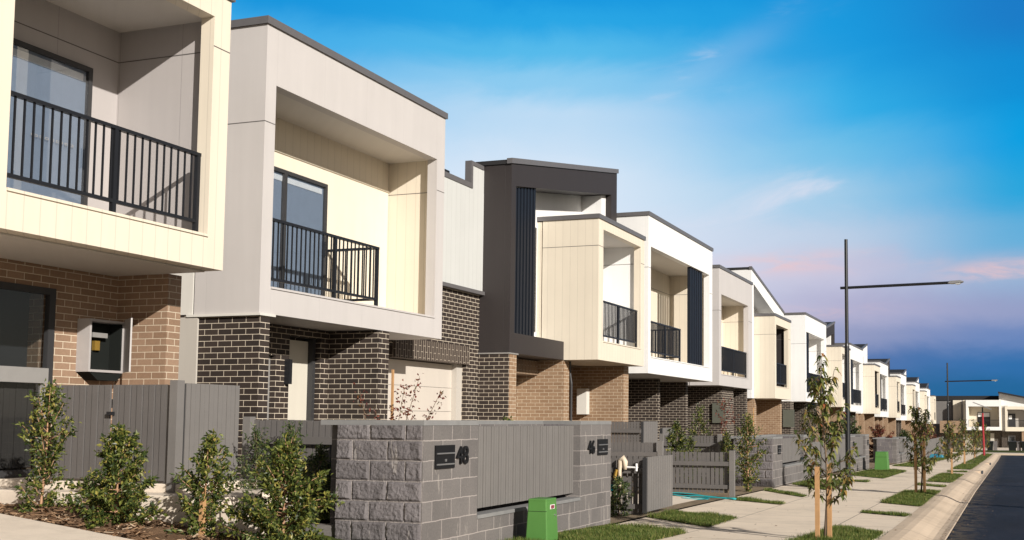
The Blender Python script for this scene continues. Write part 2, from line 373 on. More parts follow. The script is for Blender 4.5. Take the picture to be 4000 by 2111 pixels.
# ------------------------------------------------------------ vegetation
def leaf(mb,p,d,up,l,w,fold=.25,droop=.0):
    """one leaf: two-panel strip bent along its length"""
    d=d.normalized(); s=d.cross(up)
    if s.length<.05: s=d.cross(Vector((1,0.2,0)))
    s.normalize(); n=s.cross(d)
    p0=p; p1=p+d*(l*.5)+n*(l*.08); p2=p+d*l-Vector((0,0,1))*(droop*l)+n*(-.02*l)
    k=len(mb.v); h=w*.5
    mb.v+=[tuple(p0),tuple(p1-s*h+n*(fold*h)),tuple(p1+s*h+n*(fold*h)),tuple(p2)]
    mb.f+=[(k,k+1,k+3),(k,k+3,k+2)]
def rv(r=1):
    while True:
        v=Vector((R.uniform(-1,1),R.uniform(-1,1),R.uniform(-1,1)))
        if .05<v.length<=1: return v.normalized()*r
def shrub(name,label,cat,x,y,z,h,prof,nb,nl,ll,lw,lmat,tmat,lean=(0,0),stemr=.012,group=None,gapseed=None,stemtop=.95):
    t=thing(name,(x,y,z),label,cat,group)
    tr=MB(); lv=MB(); base=Vector((x,y,z-.03)); top=Vector((x+lean[0],y+lean[1],z+h*stemtop))
    mid=base.lerp(top,.5)+Vector((R.uniform(-.04,.04),R.uniform(-.04,.04),0))*h
    def axis(t_): 
        return base.lerp(mid,t_*2) if t_<.5 else mid.lerp(top,t_*2-1)
    pts=[axis(i/8) for i in range(9)]; tr.tube(pts,[stemr*(1-.75*i/8) for i in range(9)],6)
    def pr(u):
        for (a,b),(c,d) in zip(prof,prof[1:]):
            if u<=c: return b+(d-b)*(u-a)/max(1e-6,c-a)
        return prof[-1][1]
    for i in range(nb):
        u=(i+.5)/nb; u=u**.9; r=pr(u)*h*R.uniform(.4,1.25)
        az=i*2.4+R.uniform(-.5,.5); a=axis(max(.04,u*.93-.1*R.random())); 
        e=Vector((axis(u).x+math.cos(az)*r,axis(u).y+math.sin(az)*r,z+h*u+R.uniform(-.03,.05)*h))
        m2=a.lerp(e,.5)-Vector((0,0,.03*h)); tr.tube([a,m2,e],[stemr*.4,stemr*.28,stemr*.12],4)
        k=max(5,int(1.9*nl*(.4+r/(h*.35))))
        for j in range(k):
            s=R.uniform(.25,1.06); q=a.lerp(m2,s*2) if s<.5 else m2.lerp(e,s*2-1)
            q=q+rv(R.uniform(.0,.055)*max(.6,h)); d=rv()+Vector((math.cos(az),math.sin(az),.35))*.7
            leaf(lv,q,d,rv()+Vector((0,0,.8)),ll*R.uniform(.65,1.3),lw*R.uniform(.8,1.35))
    for j in range(int(nl*3)):
        q=axis(R.uniform(.82,1.02))+rv(.03*h); leaf(lv,q,rv()*.6+Vector((0,0,.8)),rv(),ll*R.uniform(.6,1),lw)
    if lmat is LEAF_SHRUB and y<10:
        tp=MB()
        for j in range(int(nl*3.2)):
            u=R.uniform(.55,1.03); az=R.uniform(0,6.28); r_=pr(min(u,1))*h*R.uniform(.3,1.05)
            q=axis(min(u,1))+Vector((math.cos(az)*r_,math.sin(az)*r_,0)); leaf(tp,q,rv()*.5+Vector((0,0,.8)),rv(),ll*R.uniform(.5,.95),lw*.9)
        tp.raw('young_foliage',LEAF_TIP,t)
    lv.raw('foliage',lmat,t); tr.build('stem',tmat,t,smooth=True)
    return t
PS=[(0,.10),(.15,.30),(.4,.36),(.6,.27),(.8,.15),(1,.05)]
def stake(x,y,z,h,label,lx=0,ly=0,w=.022):
    o=MB().prism([(x-w,y-w),(x+w,y-w),(x+w,y+w),(x-w,y+w)],z-.05,z+h,'z').build('garden_stake',M['timber']); 
    tag(o,label,'stake'); return o
shrub('shrub','young lilly pilly shrub with a bare gap in its stem, leftmost of the front bed','shrub',-9.36,8.72,.40,1.36,[(0, 0.065), (0.12, 0.14), (0.28, 0.173), (0.36, 0.054), (0.45, 0.13), (0.65, 0.184), (0.85, 0.13), (1, 0.032)],44,30,.055,.026,LEAF_SHRUB,M['pinkbark'],(.05,.0),.016)
shrub('shrub','wide bushy green shrub in the mulch in front of the terrace, middle of the three','shrub',-8.42,8.76,.30,1.0,[(0, 0.26), (0.2, 0.425), (0.45, 0.354), (0.6, 0.26), (0.75, 0.201), (0.9, 0.106), (1, 0.035)],66,36,.055,.026,LEAF_SHRUB,M['pinkbark'],(.03,0),.016)
shrub('shrub','open green shrub with pale stem standing in front of the corner gate post','shrub',-7.46,8.88,.16,1.1,[(0, 0.144), (0.12, 0.24), (0.2, 0.12), (0.4, 0.24), (0.6, 0.252), (0.8, 0.12), (1, 0.024)],50,30,.055,.026,LEAF_SHRUB,M['pinkbark'],(.07,0),.016)
stake(-7.44,8.84,.1,.62,'short timber stake beside the open green shrub at the steps')
shrub('shrub','dense yellow tipped shrub against the rough side of the block wall','shrub',-6.62,9.0,.02,1.18,[(0, 0.22), (0.2, 0.374), (0.45, 0.396), (0.6, 0.297), (0.75, 0.22), (0.88, 0.132), (1, 0.033)],80,40,.055,.026,LEAF_SHRUB,M['pinkbark'],(.02,0),.018)
for i,(x,y,h,lab) in enumerate([(-8.05,10.42,1.0,'dark hedge plant beside the grey gate, behind the front shrubs'),(-7.62,10.45,1.06,'dark hedge plant in front of the left end of the low picket fence'),(-7.2,10.42,.8,'low hedge plant hidden behind the dense yellow tipped shrub'),(-6.68,10.4,.96,'narrow hedge plant between the picket fence and the block wall')]):
    shrub('hedge_plant',lab,'hedge plant',x,y,.30,h,[(0,.25),(.3,.32),(.6,.24),(.85,.14),(1,.04)],40,26,.045,.016,LEAF_HEDGE,M['trunk'],(0,0),.012,'hedge plants along the picket fence')
# red-leaved sapling behind the block wall
def red_sapling():
    t=thing('red_sapling',(-7.5,12.2,.1),'sparse red leaved sapling rising above the block wall by the garage','sapling')
    tr=MB(); lv=MB()
    for k in range(7):
        bx=-7.5+R.uniform(-.08,.08); by=12.2+R.uniform(-.05,.1)
        dx=[-.18,.02,.12,.28,.4,-.08,.22][k]; dy=[-.3,.0,.25,.5,.65,-.12,.4][k]; tz=[1.75,1.55,1.8,1.95,1.75,1.5,1.45][k]
        a=Vector((bx,by,.08)); m_=Vector((bx+dx*.4,by+dy*.4,.9)); e=Vector((bx+dx,by+dy,tz)); tr.tube([a,m_,e],[.012,.007,.003],5)
        for j in range(85):
            s=R.uniform(.05,1.03); q=m_.lerp(e,s)+rv(R.uniform(.01,.12)); leaf(lv,q,rv(),rv(),R.uniform(.03,.065),R.uniform(.02,.036))
        for j in range(16):
            q=a.lerp(m_,R.uniform(.7,1))+rv(R.uniform(.02,.13)); leaf(lv,q,rv(),rv(),R.uniform(.05,.085),R.uniform(.03,.05))
    lv.raw('foliage',LEAF_RED,t); tr.build('stem',M['trunk'],t)
red_sapling()
stake(-7.49,12.36,.05,1.98,'thin timber stake beside the red sapling behind the block wall',w=.013)
shrub('shrub','leafy tip of a small plant peeping over the grey panel between the two piers','shrub',-7.2,15.1,.2,1.25,[(0,.1),(.6,.12),(.85,.13),(1,.04)],22,20,.06,.03,LEAF_SHRUB,M['trunk'])
# ornamental pear street trees
def street_tree(x,y,h,w,label,nl=460,seed=1,stakes=2,first=None):
    rr=random.Random(seed)
    if True:
        z=zg(y)+.03; t=thing('street_tree',(x,y,z),label,'tree','street trees along the grass verge')
        tr=MB(); lv=MB(); top=Vector((x+.03,y+.05,z+h*.94))
        def ax(u): return Vector((x+.05*math.sin(u*5)*h*.3,y+.04*math.sin(u*4+1)*h*.3,z+h*.94*u))
        tr.tube([ax(i/10) for i in range(11)],[.021*(1-.8*i/10) for i in range(11)],7)
        nb=24
        for i in range(nb):
            u=.2+.76*(i/nb); az=i*2.4+rr.uniform(-.4,.4)
            L=w*(.46-.42*max(0,u-.45)*1.6)*rr.uniform(.6,1.1)*(.75 if u<.3 else 1); a=ax(u*.88)
            e=a+Vector((math.cos(az)*L,math.sin(az)*L,h*rr.uniform(.12,.24)))
            m_=a.lerp(e,.55)+Vector((math.cos(az)*L*.12,math.sin(az)*L*.12,-h*.02)); tr.tube([a,m_,e],[.009,.006,.003],4)
            k=int(1.6*nl/nb)
            for j in range(k):
                s=rr.uniform(.25,1.03); q=a.lerp(m_,s*2) if s<.5 else m_.lerp(e,s*2-1)
                az2=rr.uniform(0,6.28); d=Vector((math.cos(az2)*.8,math.sin(az2)*.8,rr.uniform(-.5,.35)))
                # drooping, folded pear leaf made of three segments
                l=rr.uniform(.06,.105)*(1+max(0,y-20)*.006); wd=l*.46; d.normalize(); s_=d.cross(Vector((0,0,1))).normalized()
                p=q+d*.012; kk=len(lv.v); pts=[]
                for g,(ww,dz) in enumerate(((.15,0),(.95,.02),(.8,-.16),(0.05,-.55))):
                    c=p+d*(l*g/3)+Vector((0,0,l*dz)); pts.append((c,ww*wd*.5))
                for c,ww in pts: lv.v+=[tuple(c-s_*ww+Vector((0,0,ww*.5))),tuple(c+s_*ww+Vector((0,0,ww*.5)))]
                for g in range(3): lv.f.append((kk+g*2,kk+g*2+1,kk+g*2+3,kk+g*2+2))
        lv.raw('crown',LEAF_PEAR,t); tr.build('trunk',M['trunk'],t,smooth=True)
    return t
TREES=[(-2.2,13.75,2.26,.98,'nearest street tree with drooping pear leaves between two timber stakes',640),
(-1.92,25.4,2.12,.95,'second street tree with two stakes on the square grass patch by the kerb',560),
(-1.99,39.6,1.95,.98,'third street tree in front of the far lamp post',520),
(-2.25,57.0,2.3,.95,'slim street tree with a pale stake, fourth along the verge',420),
(-2.02,64.7,1.85,1.1,'short street tree with a bare lower trunk, fifth along the verge',360),
(-2.3,80.0,2.7,1.1,'tall dark street tree just before the red pole',420),
(-2.05,95.0,2.9,1.1,'farthest street tree, just behind the red pole',400)]
for i,(x,y,h,w,l,n) in enumerate(TREES): street_tree(x,y,h,w,l,n,i+3)
o=stake(-2.26,13.6,zg(13.6),.90,'left timber stake of the nearest street tree',w=.026); o=stake(-2.14,13.78,zg(13.7),.93,'right timber stake of the nearest street tree',w=.026)
stake(-2.02,25.3,zg(25),1.25,'left timber stake of the second street tree',w=.03); stake(-1.84,25.35,zg(25),1.3,'right timber stake of the second street tree',w=.03)
stake(-1.95,39.5,zg(39.5),.9,'timber stake of the third street tree',w=.03); stake(-2.2,56.9,zg(57),1.2,'pale timber stake of the fourth street tree',w=.04)
stake(-2.4,79.8,zg(80),1.3,'timber stake left of the tall dark street tree',w=.04)
# plants in the middle yards
PM=[(0,.2),(.3,.3),(.6,.24),(.85,.12),(1,.04)]
shrub('shrub','round green shrub in front of the tall grey gate across the driveway','shrub',-6.75,21.4+1.2,.55,.82,[(0,.25),(.3,.36),(.6,.27),(.85,.12),(1,.03)],36,22,.06,.028,LEAF_SHRUB,M['trunk'])
shrub('shrub','small shrub behind the right end of the picket fence row, left of the pair','shrub',-6.9,24.2,.05,1.0,PM,30,20,.06,.026,LEAF_SHRUB,M['trunk'])
shrub('shrub','yellow topped shrub with red new growth behind the picket fence','shrub',-6.4,25.6,.0,1.15,PM,34,22,.06,.026,LEAF_SHRUB,M['trunk'])
shrub('shrub','tall thin shrub against the dark brick pier by the porch','shrub',-8.6,31.2,.3,1.5,PM,30,22,.07,.03,LEAF_SHRUB,M['trunk'])
shrub('shrub','orange tinted garden plant at the foot of the brick wall by the meter box','shrub',-7.6,33.2,.1,1.0,PM,26,20,.06,.026,LEAF_RED,M['trunk'])
shrub('sapling','green sapling with straight pinkish trunk in front of the second block wall','sapling',-5.55,24.15,zg(24)+.01,1.72,[(0,.0),(.16,.02),(.22,.14),(.4,.2),(.6,.22),(.8,.13),(.92,.05),(1,.02)],52,26,.07,.03,LEAF_SHRUB,M['pinkbark'],(.0,0),.028)
shrub('red_sapling','sparse red leaved sapling beside the tan brick pier above the second wall','sapling',-8.0,31.6,.1,1.95,[(0,.02),(.6,.05),(.75,.22),(.9,.2),(1,.1)],22,12,.07,.04,LEAF_RED,M['trunk'])
for i,(x,y,h,mt,lab) in enumerate([(-7.2,52,2.1,LEAF_HEDGE,'big round green bush behind the third block wall'),(-6.8,61,1.9,LEAF_RED,'reddish bush behind the fourth block wall'),(-7.4,50,1.3,LEAF_RED,'low red plant behind the third block wall'),(-6.6,90,2.3,LEAF_RED,'dark red bush at the far end of the row'),(-6.4,72,1.7,LEAF_HEDGE,'green bush half hidden by the third street tree'),(-7.0,100,2.2,LEAF_RED,'wide red bush below the last houses')]):
    shrub('bush',lab,'bush',x,y,zg(y)+.1,h,[(0,.3),(.3,.42),(.6,.4),(.85,.25),(1,.06)],50,26,.11,.055,mt,M['trunk'])
# ------------------------------------------------------------ grass patches
def patch(pts,dens,lab=None,hh=.055,name='grass_patch'):
    xs=[p[0] for p in pts]; ys_=[p[1] for p in pts]
    def inside(x,y):
        c=False; n=len(pts)
        for i in range(n):
            x1,y1=pts[i]; x2,y2=pts[(i+1)%n]
            if (y1>y)!=(y2>y) and x<(x2-x1)*(y-y1)/(y2-y1)+x1: c=not c
        return c
    bs=MB(); bs.poly([(x,y,zg(y)+.012) for x,y in pts]); 
    o=bs.build('lawn_soil',M['turf']); tag(o,kind='structure')
    mb=MB(); A=(max(xs)-min(xs))*(max(ys_)-min(ys_))
    for i in range(int(A*dens)):
        x=R.uniform(min(xs)-.07,max(xs)+.07); y=R.uniform(min(ys_)-.07,max(ys_)+.07)
        jx,jy=R.gauss(0,.03),R.gauss(0,.03)
        if not inside(x+jx,y+jy): continue
        k=.75+.5*math.sin(x*5.1+y*3.3)*math.sin(x*2.3-y*4.1)
        h=hh*R.uniform(.5,1.3)*max(.5,k); a=R.uniform(0,6.28); w=.004+.0007*(y-12)*.3; w=min(w,.012); l=R.uniform(.3,1.1)*h
        z=zg(y)+.01; dx,dy=math.cos(a),math.sin(a)
        mb.poly([(x-dy*w,y+dx*w,z),(x+dy*w,y-dx*w,z),(x+dx*l,y+dy*l,z+h)])
    tag(mb.raw(name,GRASS),kind='stuff')
patch([(-5.38,11.2),(-4.02,10.9),(-4.02,13.85),(-4.25,14.35),(-5.36,14.75)],5200,hh=.06)
patch([(-5.36,16.45),(-4.05,15.15),(-4.07,16.9),(-5.33,17.75)],5200,hh=.06)
patch([(-2.5,12.2),(-1.64,12.6),(-1.66,15.35),(-2.44,16.05)],5200,hh=.06)
patch([(-5.3,21.4),(-4.05,20.35),(-4.05,20.75),(-5.3,22.0)],3200); patch([(-5.37,25.0),(-4.1,22.9),(-4.1,23.4),(-5.37,25.6)],2600)
patch([(-5.37,28.4),(-4.1,25.9),(-4.1,30.2),(-5.37,31.8)],2200); patch([(-2.42,18.95),(-1.62,18.4),(-1.62,18.9),(-2.42,19.4)],3200)
patch([(-2.4,21.8),(-1.6,21.0),(-1.6,26.8),(-2.36,26.4)],2600); patch([(-2.36,29.6),(-1.6,28.7),(-1.6,29.4),(-2.36,30.3)],2000)
patch([(-2.3,32.4),(-1.6,31.8),(-1.6,40.1),(-2.36,40.2)],1500); patch([(-2.3,43.2),(-1.6,42.7),(-1.6,43.7),(-2.3,44.2)],1200)
patch([(-2.35,47.6),(-1.6,47.0),(-1.6,60),(-2.4,60)],900); patch([(-2.4,62.2),(-1.6,62),(-1.6,103),(-2.4,103)],350)
patch([(-5.2,36.8),(-3.65,34.0),(-3.75,42.9),(-5.1,45.8)],1300); patch([(-4.7,31.6),(-3.75,30.7),(-3.75,31.4),(-4.7,32.4)],1800)
patch([(-5.1,51),(-3.85,49.6),(-3.95,66.5),(-5.1,66)],600); patch([(-5.1,70),(-3.9,68),(-3.9,100),(-5.1,100)],300)
patch([(-7.4,10.02),(-6.9,9.95),(-6.75,10.9),(-7.75,10.95)],2600,hh=.06)
# yard_lawn sits higher than the footpath level used above, so lift that last patch
for o in (COL.objects[-1],COL.objects[-2]): o.location.z+=.27
# fallen leaves and grit along the gutter, path edges and under the trees
def litter():
    mb=MB()
    def gz(x,y):
        for (x0,d0),(x1,d1) in zip(prof,prof[1:]):
            if x0<=x<=x1: return zg(y)+d0+(d1-d0)*(x-x0)/(x1-x0)+.008
        return zg(y)+(.006 if x<-1.6 else -.122)
    for i in range(900):
        y=12+ (R.random()**2)*40; k=R.random()
        x=R.gauss(-.93,.07) if k<.5 else (R.gauss(-.6,.22) if k<.7 else R.uniform(-5.3,-1.4))
        if x<-5.4: continue
        a=R.uniform(0,6.28); l=R.uniform(.008,.03); w=l*R.uniform(.3,.6); z=gz(x,y); dx,dy=math.cos(a),math.sin(a)
        mb.poly([(x-dx*l,y-dy*l,z),(x+dy*w,y-dx*w,z+.004),(x+dx*l,y+dy*l,z+R.uniform(.002,.012)),(x-dy*w,y+dx*w,z+.004)])
    tag(mb.raw('leaf_litter',M['chips']),kind='stuff')
litter()
for (x,y,l) in ((-1.2,45.5,'dark drain inlet set in the roll kerb, nearer of the two'),(-1.2,63.0,'dark drain inlet set in the roll kerb, farther of the two')):
    t=thing('drain_inlet',(x,y,zg(y)),l,'drain')
    MB().box(x-.28,x+.05,y-.5,y+.5,zg(y)-.2,zg(y)+.012).build('lid',M['kerb'],t,bevel=.01); MB().box(x+.051,x+.12,y-.5,y+.5,zg(y)-.13,zg(y)-.005).build('opening',M['curtain'],t)
# ------------------------------------------------------------ houses
def railing(parent,x,ya,yb,z0,z1,mat,detail=False,posts=(),step=.115,ret=None,legs=True):
    """balustrade along Y at x, floor z0 to handrail z1"""
    n=max(2,int(round((yb-ya)/step)))
    rl=MB().box(x-.03,x+.03,ya,yb,z1-.04,z1).build('balcony_railing',mat,parent)
    bm_=MB().box(x-.02,x+.02,ya,yb,z0+.13,z0+.17)
    if ret is not None: bm_.box(ret,x-.02,yb-.05,yb-.01,z0+.13,z0+.17).box(ret,x-.03,yb-.06,yb,z1-.04,z1)
    bm_.build('rail',mat,rl)
    if detail:
        first=None
        for i in range(n+1):
            y=ya+.02+(yb-ya-.04)*i/n
            if first is None:
                first=MB().box(x-.009,x+.009,y-.009,y+.009,z0+.17,z1-.04).build('baluster',mat,rl); yy0=y
            else:
                c=first.copy(); COL.objects.link(c); c.location=(0,y-yy0,0)
        if ret is not None:
            k=max(2,int((x-ret)/step))
            for i in range(1,k):
                c=first.copy(); COL.objects.link(c); c.location=(-(x-ret)*i/k,(yb-.03)-yy0,0)
    else:
        mb=MB()
        for i in range(n+1):
            y=ya+.02+(yb-ya-.04)*i/n; mb.box(x-.011,x+.011,y-.011,y+.011,z0+.17,z1-.04)
        if ret is not None:
            k=max(2,int((x-ret)/step))
            for i in range(1,k): mb.box(ret+(x-ret)*i/k-.011,ret+(x-ret)*i/k+.011,yb-.041,yb-.019,z0+.17,z1-.04)
        mb.build('balusters',mat,rl)
    for p in posts: MB().box(x-.026,x+.026,p-.026,p+.026,z0,z1-.04).build('post',mat,rl)
def glazed_door(parent,x,y0,y1,z0,z1,split=None,frame='frame',pane='glass',film=False,blind=True,handle=True):
    """sliding door on a +X facing wall"""
    f=MB(); w=.06
    f.box(x,x+.06,y0,y0+w,z0,z1).box(x,x+.06,y1-w,y1,z0,z1).box(x,x+.06,y0+w,y1-w,z1-w,z1).box(x,x+.06,y0+w,y1-w,z0,z0+w)
    if split: f.box(x+.002,x+.07,split-.035,split+.035,z0+w,z1-w)
    d=f.build('sliding_door',M[frame],parent)
    MB().box(x+.03,x+.036,y0+w,y1-w,z0+w,z1-w).build('pane',M[pane],d)
    MB().box(x+.004,x+.008,y0+w,y1-w,z0+w,z1-w).build('room_backing',M['room'],d)
    if blind: MB().box(x+.010,x+.022,y0+w+.02,y0+w+.02+(y1-y0)*.17,z0+w+.01,z1-w-.15).build('curtain',M['soffit'],d); MB().box(x+.010,x+.018,y0+w+.05,y1-w-.05,z1-w-.13,z1-w-.04).build('blind',M['blind'],d)
    if handle: MB().box(x+.06,x+.10,y1-.09,y1-.07,z0+.95,z0+1.2).build('handle',M['black'],d)
    if film:
        y=y0+1.05
        for wd in (.09,.05,.05,.05,.1,.04,.06):
            zc=z0+1.17; h=.028
            MB().prism([(y,zc),(y+wd,zc),(y+wd,zc+h),(y,zc+h),(y,zc+.006),(y+.006,zc+.006),(y+.006,zc+h-.006),(y+wd-.006,zc+h-.006),(y+wd-.006,zc+.006),(y,zc+.0055)],x+.036,x+.039).build('film_marking',M['alu'],d)
            y+=wd+.03
    return d
def capping(mb,xf,xb,y0,y1,z,h=.11,ov=.035):
    mb.box(xf-.12,xf+ov,y0-ov,y1+ov,z,z+h); mb.box(xb,xf-.12,y0-ov,y0+.12,z,z+h); mb.box(xb,xf-.12,y1-.12,y1+ov,z,z+h)
def portal(parent,Y0,Y1,z0,z1,Xf,o,Xr,mf,mi,ms,nib=.18,cap=True,depth=-18.0,seam=True,step=None,mb_body=None,cutbody=None,msoff=None,inh=None):
    """box frame with a recessed balcony. o=(y0,y1,zs,zt)"""
    y0,y1,zs,zt=o; f=MB(); T=.12; xn=Xf-.19
    f.box(Xf-.2,Xf,Y0,y0,z0,z1).box(Xf-.2,Xf,y1,Y1,z0,z1).box(Xf-.2,Xf,y0,y1,zt,z1).box(Xf-.2,Xf,y0,y1,z0,zs)
    ya,yb=max(Y0+T,y0-nib),min(Y1-T,y1+nib)
    f.box(Xr,Xf-.2,Y0,ya-.03,z0,z1).box(Xr,Xf-.2,yb+.03,Y1,z0,z1).box(Xr,Xf-.2,ya-.03,yb+.03,zt+.06,z1).box(Xr,Xf-.2,ya-.03,yb+.03,z0,zs-.06)
    f.build('frame_box',mf,parent)
    w=MB(); w.box(Xr,Xf-.2,ya-.03,ya,zs-.06,zt+.06).box(Xr,Xf-.2,yb,yb+.03,zs-.06,zt+.06).box(Xr-.03,Xr,ya-.03,yb+.03,zs-.06,zt+.06)
    w.build('recess_wall',mi,parent)
    MB().box(Xr,Xf-.2,ya,yb,zt+.03,zt+.06).build('soffit',msoff or M['soffit'],parent)
    MB().box(Xr,Xf-.2,ya,yb,zs-.06,zs-.03).build('balcony_floor',M['slab'],parent)
    MB().box(Xf-.2,Xf+.02,y0+.002,y1-.002,zs,zs+.03).build('sill',mf,parent)
    MB().box(depth,Xr-.03,Y0,Y1,z0,z1-.02).build('upper_wall',mb_body or mf,parent)
    if cap:
        c=MB(); capping(c,Xf,depth,Y0,Y1,z1); 
        r=MB().box(depth,Xf-.12,Y0+.12,Y1-.12,z1,z1+.05).build('roof',M['roof'],parent); c.build('roof_capping',M['cap'],r)
    if seam:
        zz=zt-.62 if seam is True else seam
        s=MB(); s.box(Xf,Xf+.0035,Y0,y0,zz,zz+.012).box(Xf,Xf+.0035,y1,Y1,zz,zz+.012).box(Xr,Xf,Y0-.0035,Y0,zz,zz+.012)
        s.box(Xr,Xf-.2,yb-.0035,yb,zz,zz+.012).box(Xr,Xr+.0035,ya,yb-.004,zz,zz+.012)
        s.build('panel_joint',M['fence_dark'],parent)
    return ya,yb
def slats(parent,x,y0,y1,z0,z1,n=7,slope=0):
    mb=MB(); w=(y1-y0)/n
    for i in range(n):
        a=y0+i*w; t=z1+slope*(a-y0); mb.prism([(a+.01,z0),(a+w*.62,z0),(a+w*.62,t+slope*w*.6),(a+.01,t)],x-.10,x)
    return mb.build('slat_screen',M['navy'],parent)
def groundfloor(parent,Y0,Y1,z0,brk,nibs,back=-11.7,doors=(),garage=()):
    g=MB(); g.box(-18,back,Y0,Y1,zg(Y0)-.4,z0)
    for (a,b,xf) in nibs: g.box(back,xf,a,b,zg(a)-.4,z0-.004)
    g.build('brick_wall',brk,parent)
    for (a,b,zt,mt) in doors:
        d=MB().box(back,back+.05,a,b,zg(a)-.1,zt).build('front_door',M[mt],parent)
        MB().box(back+.05,back+.10,b-.10,b-.08,zg(a)+.9,zg(a)+1.25).build('handle',M['black'],d)
    for (a,b,zt) in garage:
        gd=MB()
        n=5; z=zg(a)-.1; hh=(zt-z)/n
        for i in range(n): gd.box(back,back+.045,a,b,z+i*hh+.006,z+(i+1)*hh)
        gd.build('garage_door',M['garage'],parent)
# --- first house
def house1():
    t=thing('townhouse',(-10.1,10.3,.6),'nearest townhouse with grey recess inside a cream frame and brown brick below','house')
    ya,yb=portal(t,7.6,11.27,3.24,6.70,-9.3,(8.09,10.97,3.62,6.4),-10.95,M['cream_vj'],M['grey_panel'],None,nib=.16,seam=6.02,mb_body=M['grey'],depth=-14)
    glazed_door(t,-10.95,8.75,10.66,3.56,5.80,split=None,film=True,blind=True)
    railing(t,-9.4,8.10,10.9,3.65,4.65,M['black'],True,posts=(8.13,9.55,10.87))
    g=MB(); g.box(-14,-10.95,10.28,11.28,-.2,3.235).box(-14,-10.15,11.28,11.52,-.2,3.235)
    g.box(-14,-10.95,6.0,8.2,-.2,3.235).box(-14,-10.95,8.2,10.28,2.95,3.235)
    g.build('brick_wall',M['h1_brick'],t)
    MB().box(-10.95,-9.52,7.7,11.2,3.22,3.236).build('soffit',M['soffit'],t)
    # big window with transom
    f=MB(); f.box(-11.0,-10.93,10.19,10.28,.7,2.95).box(-11.0,-10.93,8.2,8.3,.7,2.95).box(-11.0,-10.93,8.3,10.19,2.87,2.95).box(-11.0,-10.93,8.3,10.19,.7,.78)
    w=f.build('window',M['frame'],t)
    MB().box(-11.0,-10.90,8.3,10.19,1.80,1.98).build('transom',M['alu'],w); MB().box(-10.99,-10.9,10.13,10.188,.785,1.798).build('mullion',M['alu'],w)
    MB().box(-10.97,-10.962,8.3,10.13,1.98,2.87).build('pane',M['glass_dark'],w); MB().box(-10.97,-10.962,8.3,10.13,.78,1.80).build('pane',M['glass_dark'],w)
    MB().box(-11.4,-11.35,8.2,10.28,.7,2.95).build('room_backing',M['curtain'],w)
    rslats=MB()  # striped slats behind the lower glass stand in for the fence reflection
    for i in range(22): rslats.box(-11.06,-11.05+.006*(i%2),8.3+i*.083,8.3+i*.083+.076,.8,1.79)
    rslats.build('reflection_slats',M['fence_dark'],w)
    # open electricity meter box
    m=MB(); m.box(-10.95,-10.75,10.64,10.67,1.96,2.62).box(-10.95,-10.75,11.17,11.2,1.96,2.62).box(-10.95,-10.75,10.67,11.17,1.96,1.99).box(-10.95,-10.75,10.67,11.17,2.59,2.62)
    mo=m.build('meter_box',M['meter'],t)
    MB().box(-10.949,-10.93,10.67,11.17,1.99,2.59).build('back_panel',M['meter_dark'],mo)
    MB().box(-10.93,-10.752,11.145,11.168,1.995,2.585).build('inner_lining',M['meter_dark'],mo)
    MB().box(-10.93,-10.84,10.78,11.02,2.40,2.46).build('switch',M['alu'],mo)
    MB().box(-10.93,-10.86,10.70,10.74,2.0,2.2).build('conduit',M['blind'],mo)
    MB().box(-10.93,-10.88,10.86,10.94,2.24,2.36).build('fuse',M['brass'],mo)
    d=MB(); c=(-10.75,11.20); e=(-10.46,11.00); nx,ny=.57*.02,.82*.02
    d.prism([c,e,(e[0]+nx,e[1]+ny),(c[0]+nx,c[1]+ny)],1.97,2.65,'z'); d.build('door',M['meter'],mo)
    MB().prism([(10.66,1.95),(11.18,1.95),(11.1,1.86),(10.78,1.86)],-10.95,-10.74).build('tray',M['meter_dark'],mo)
house1()
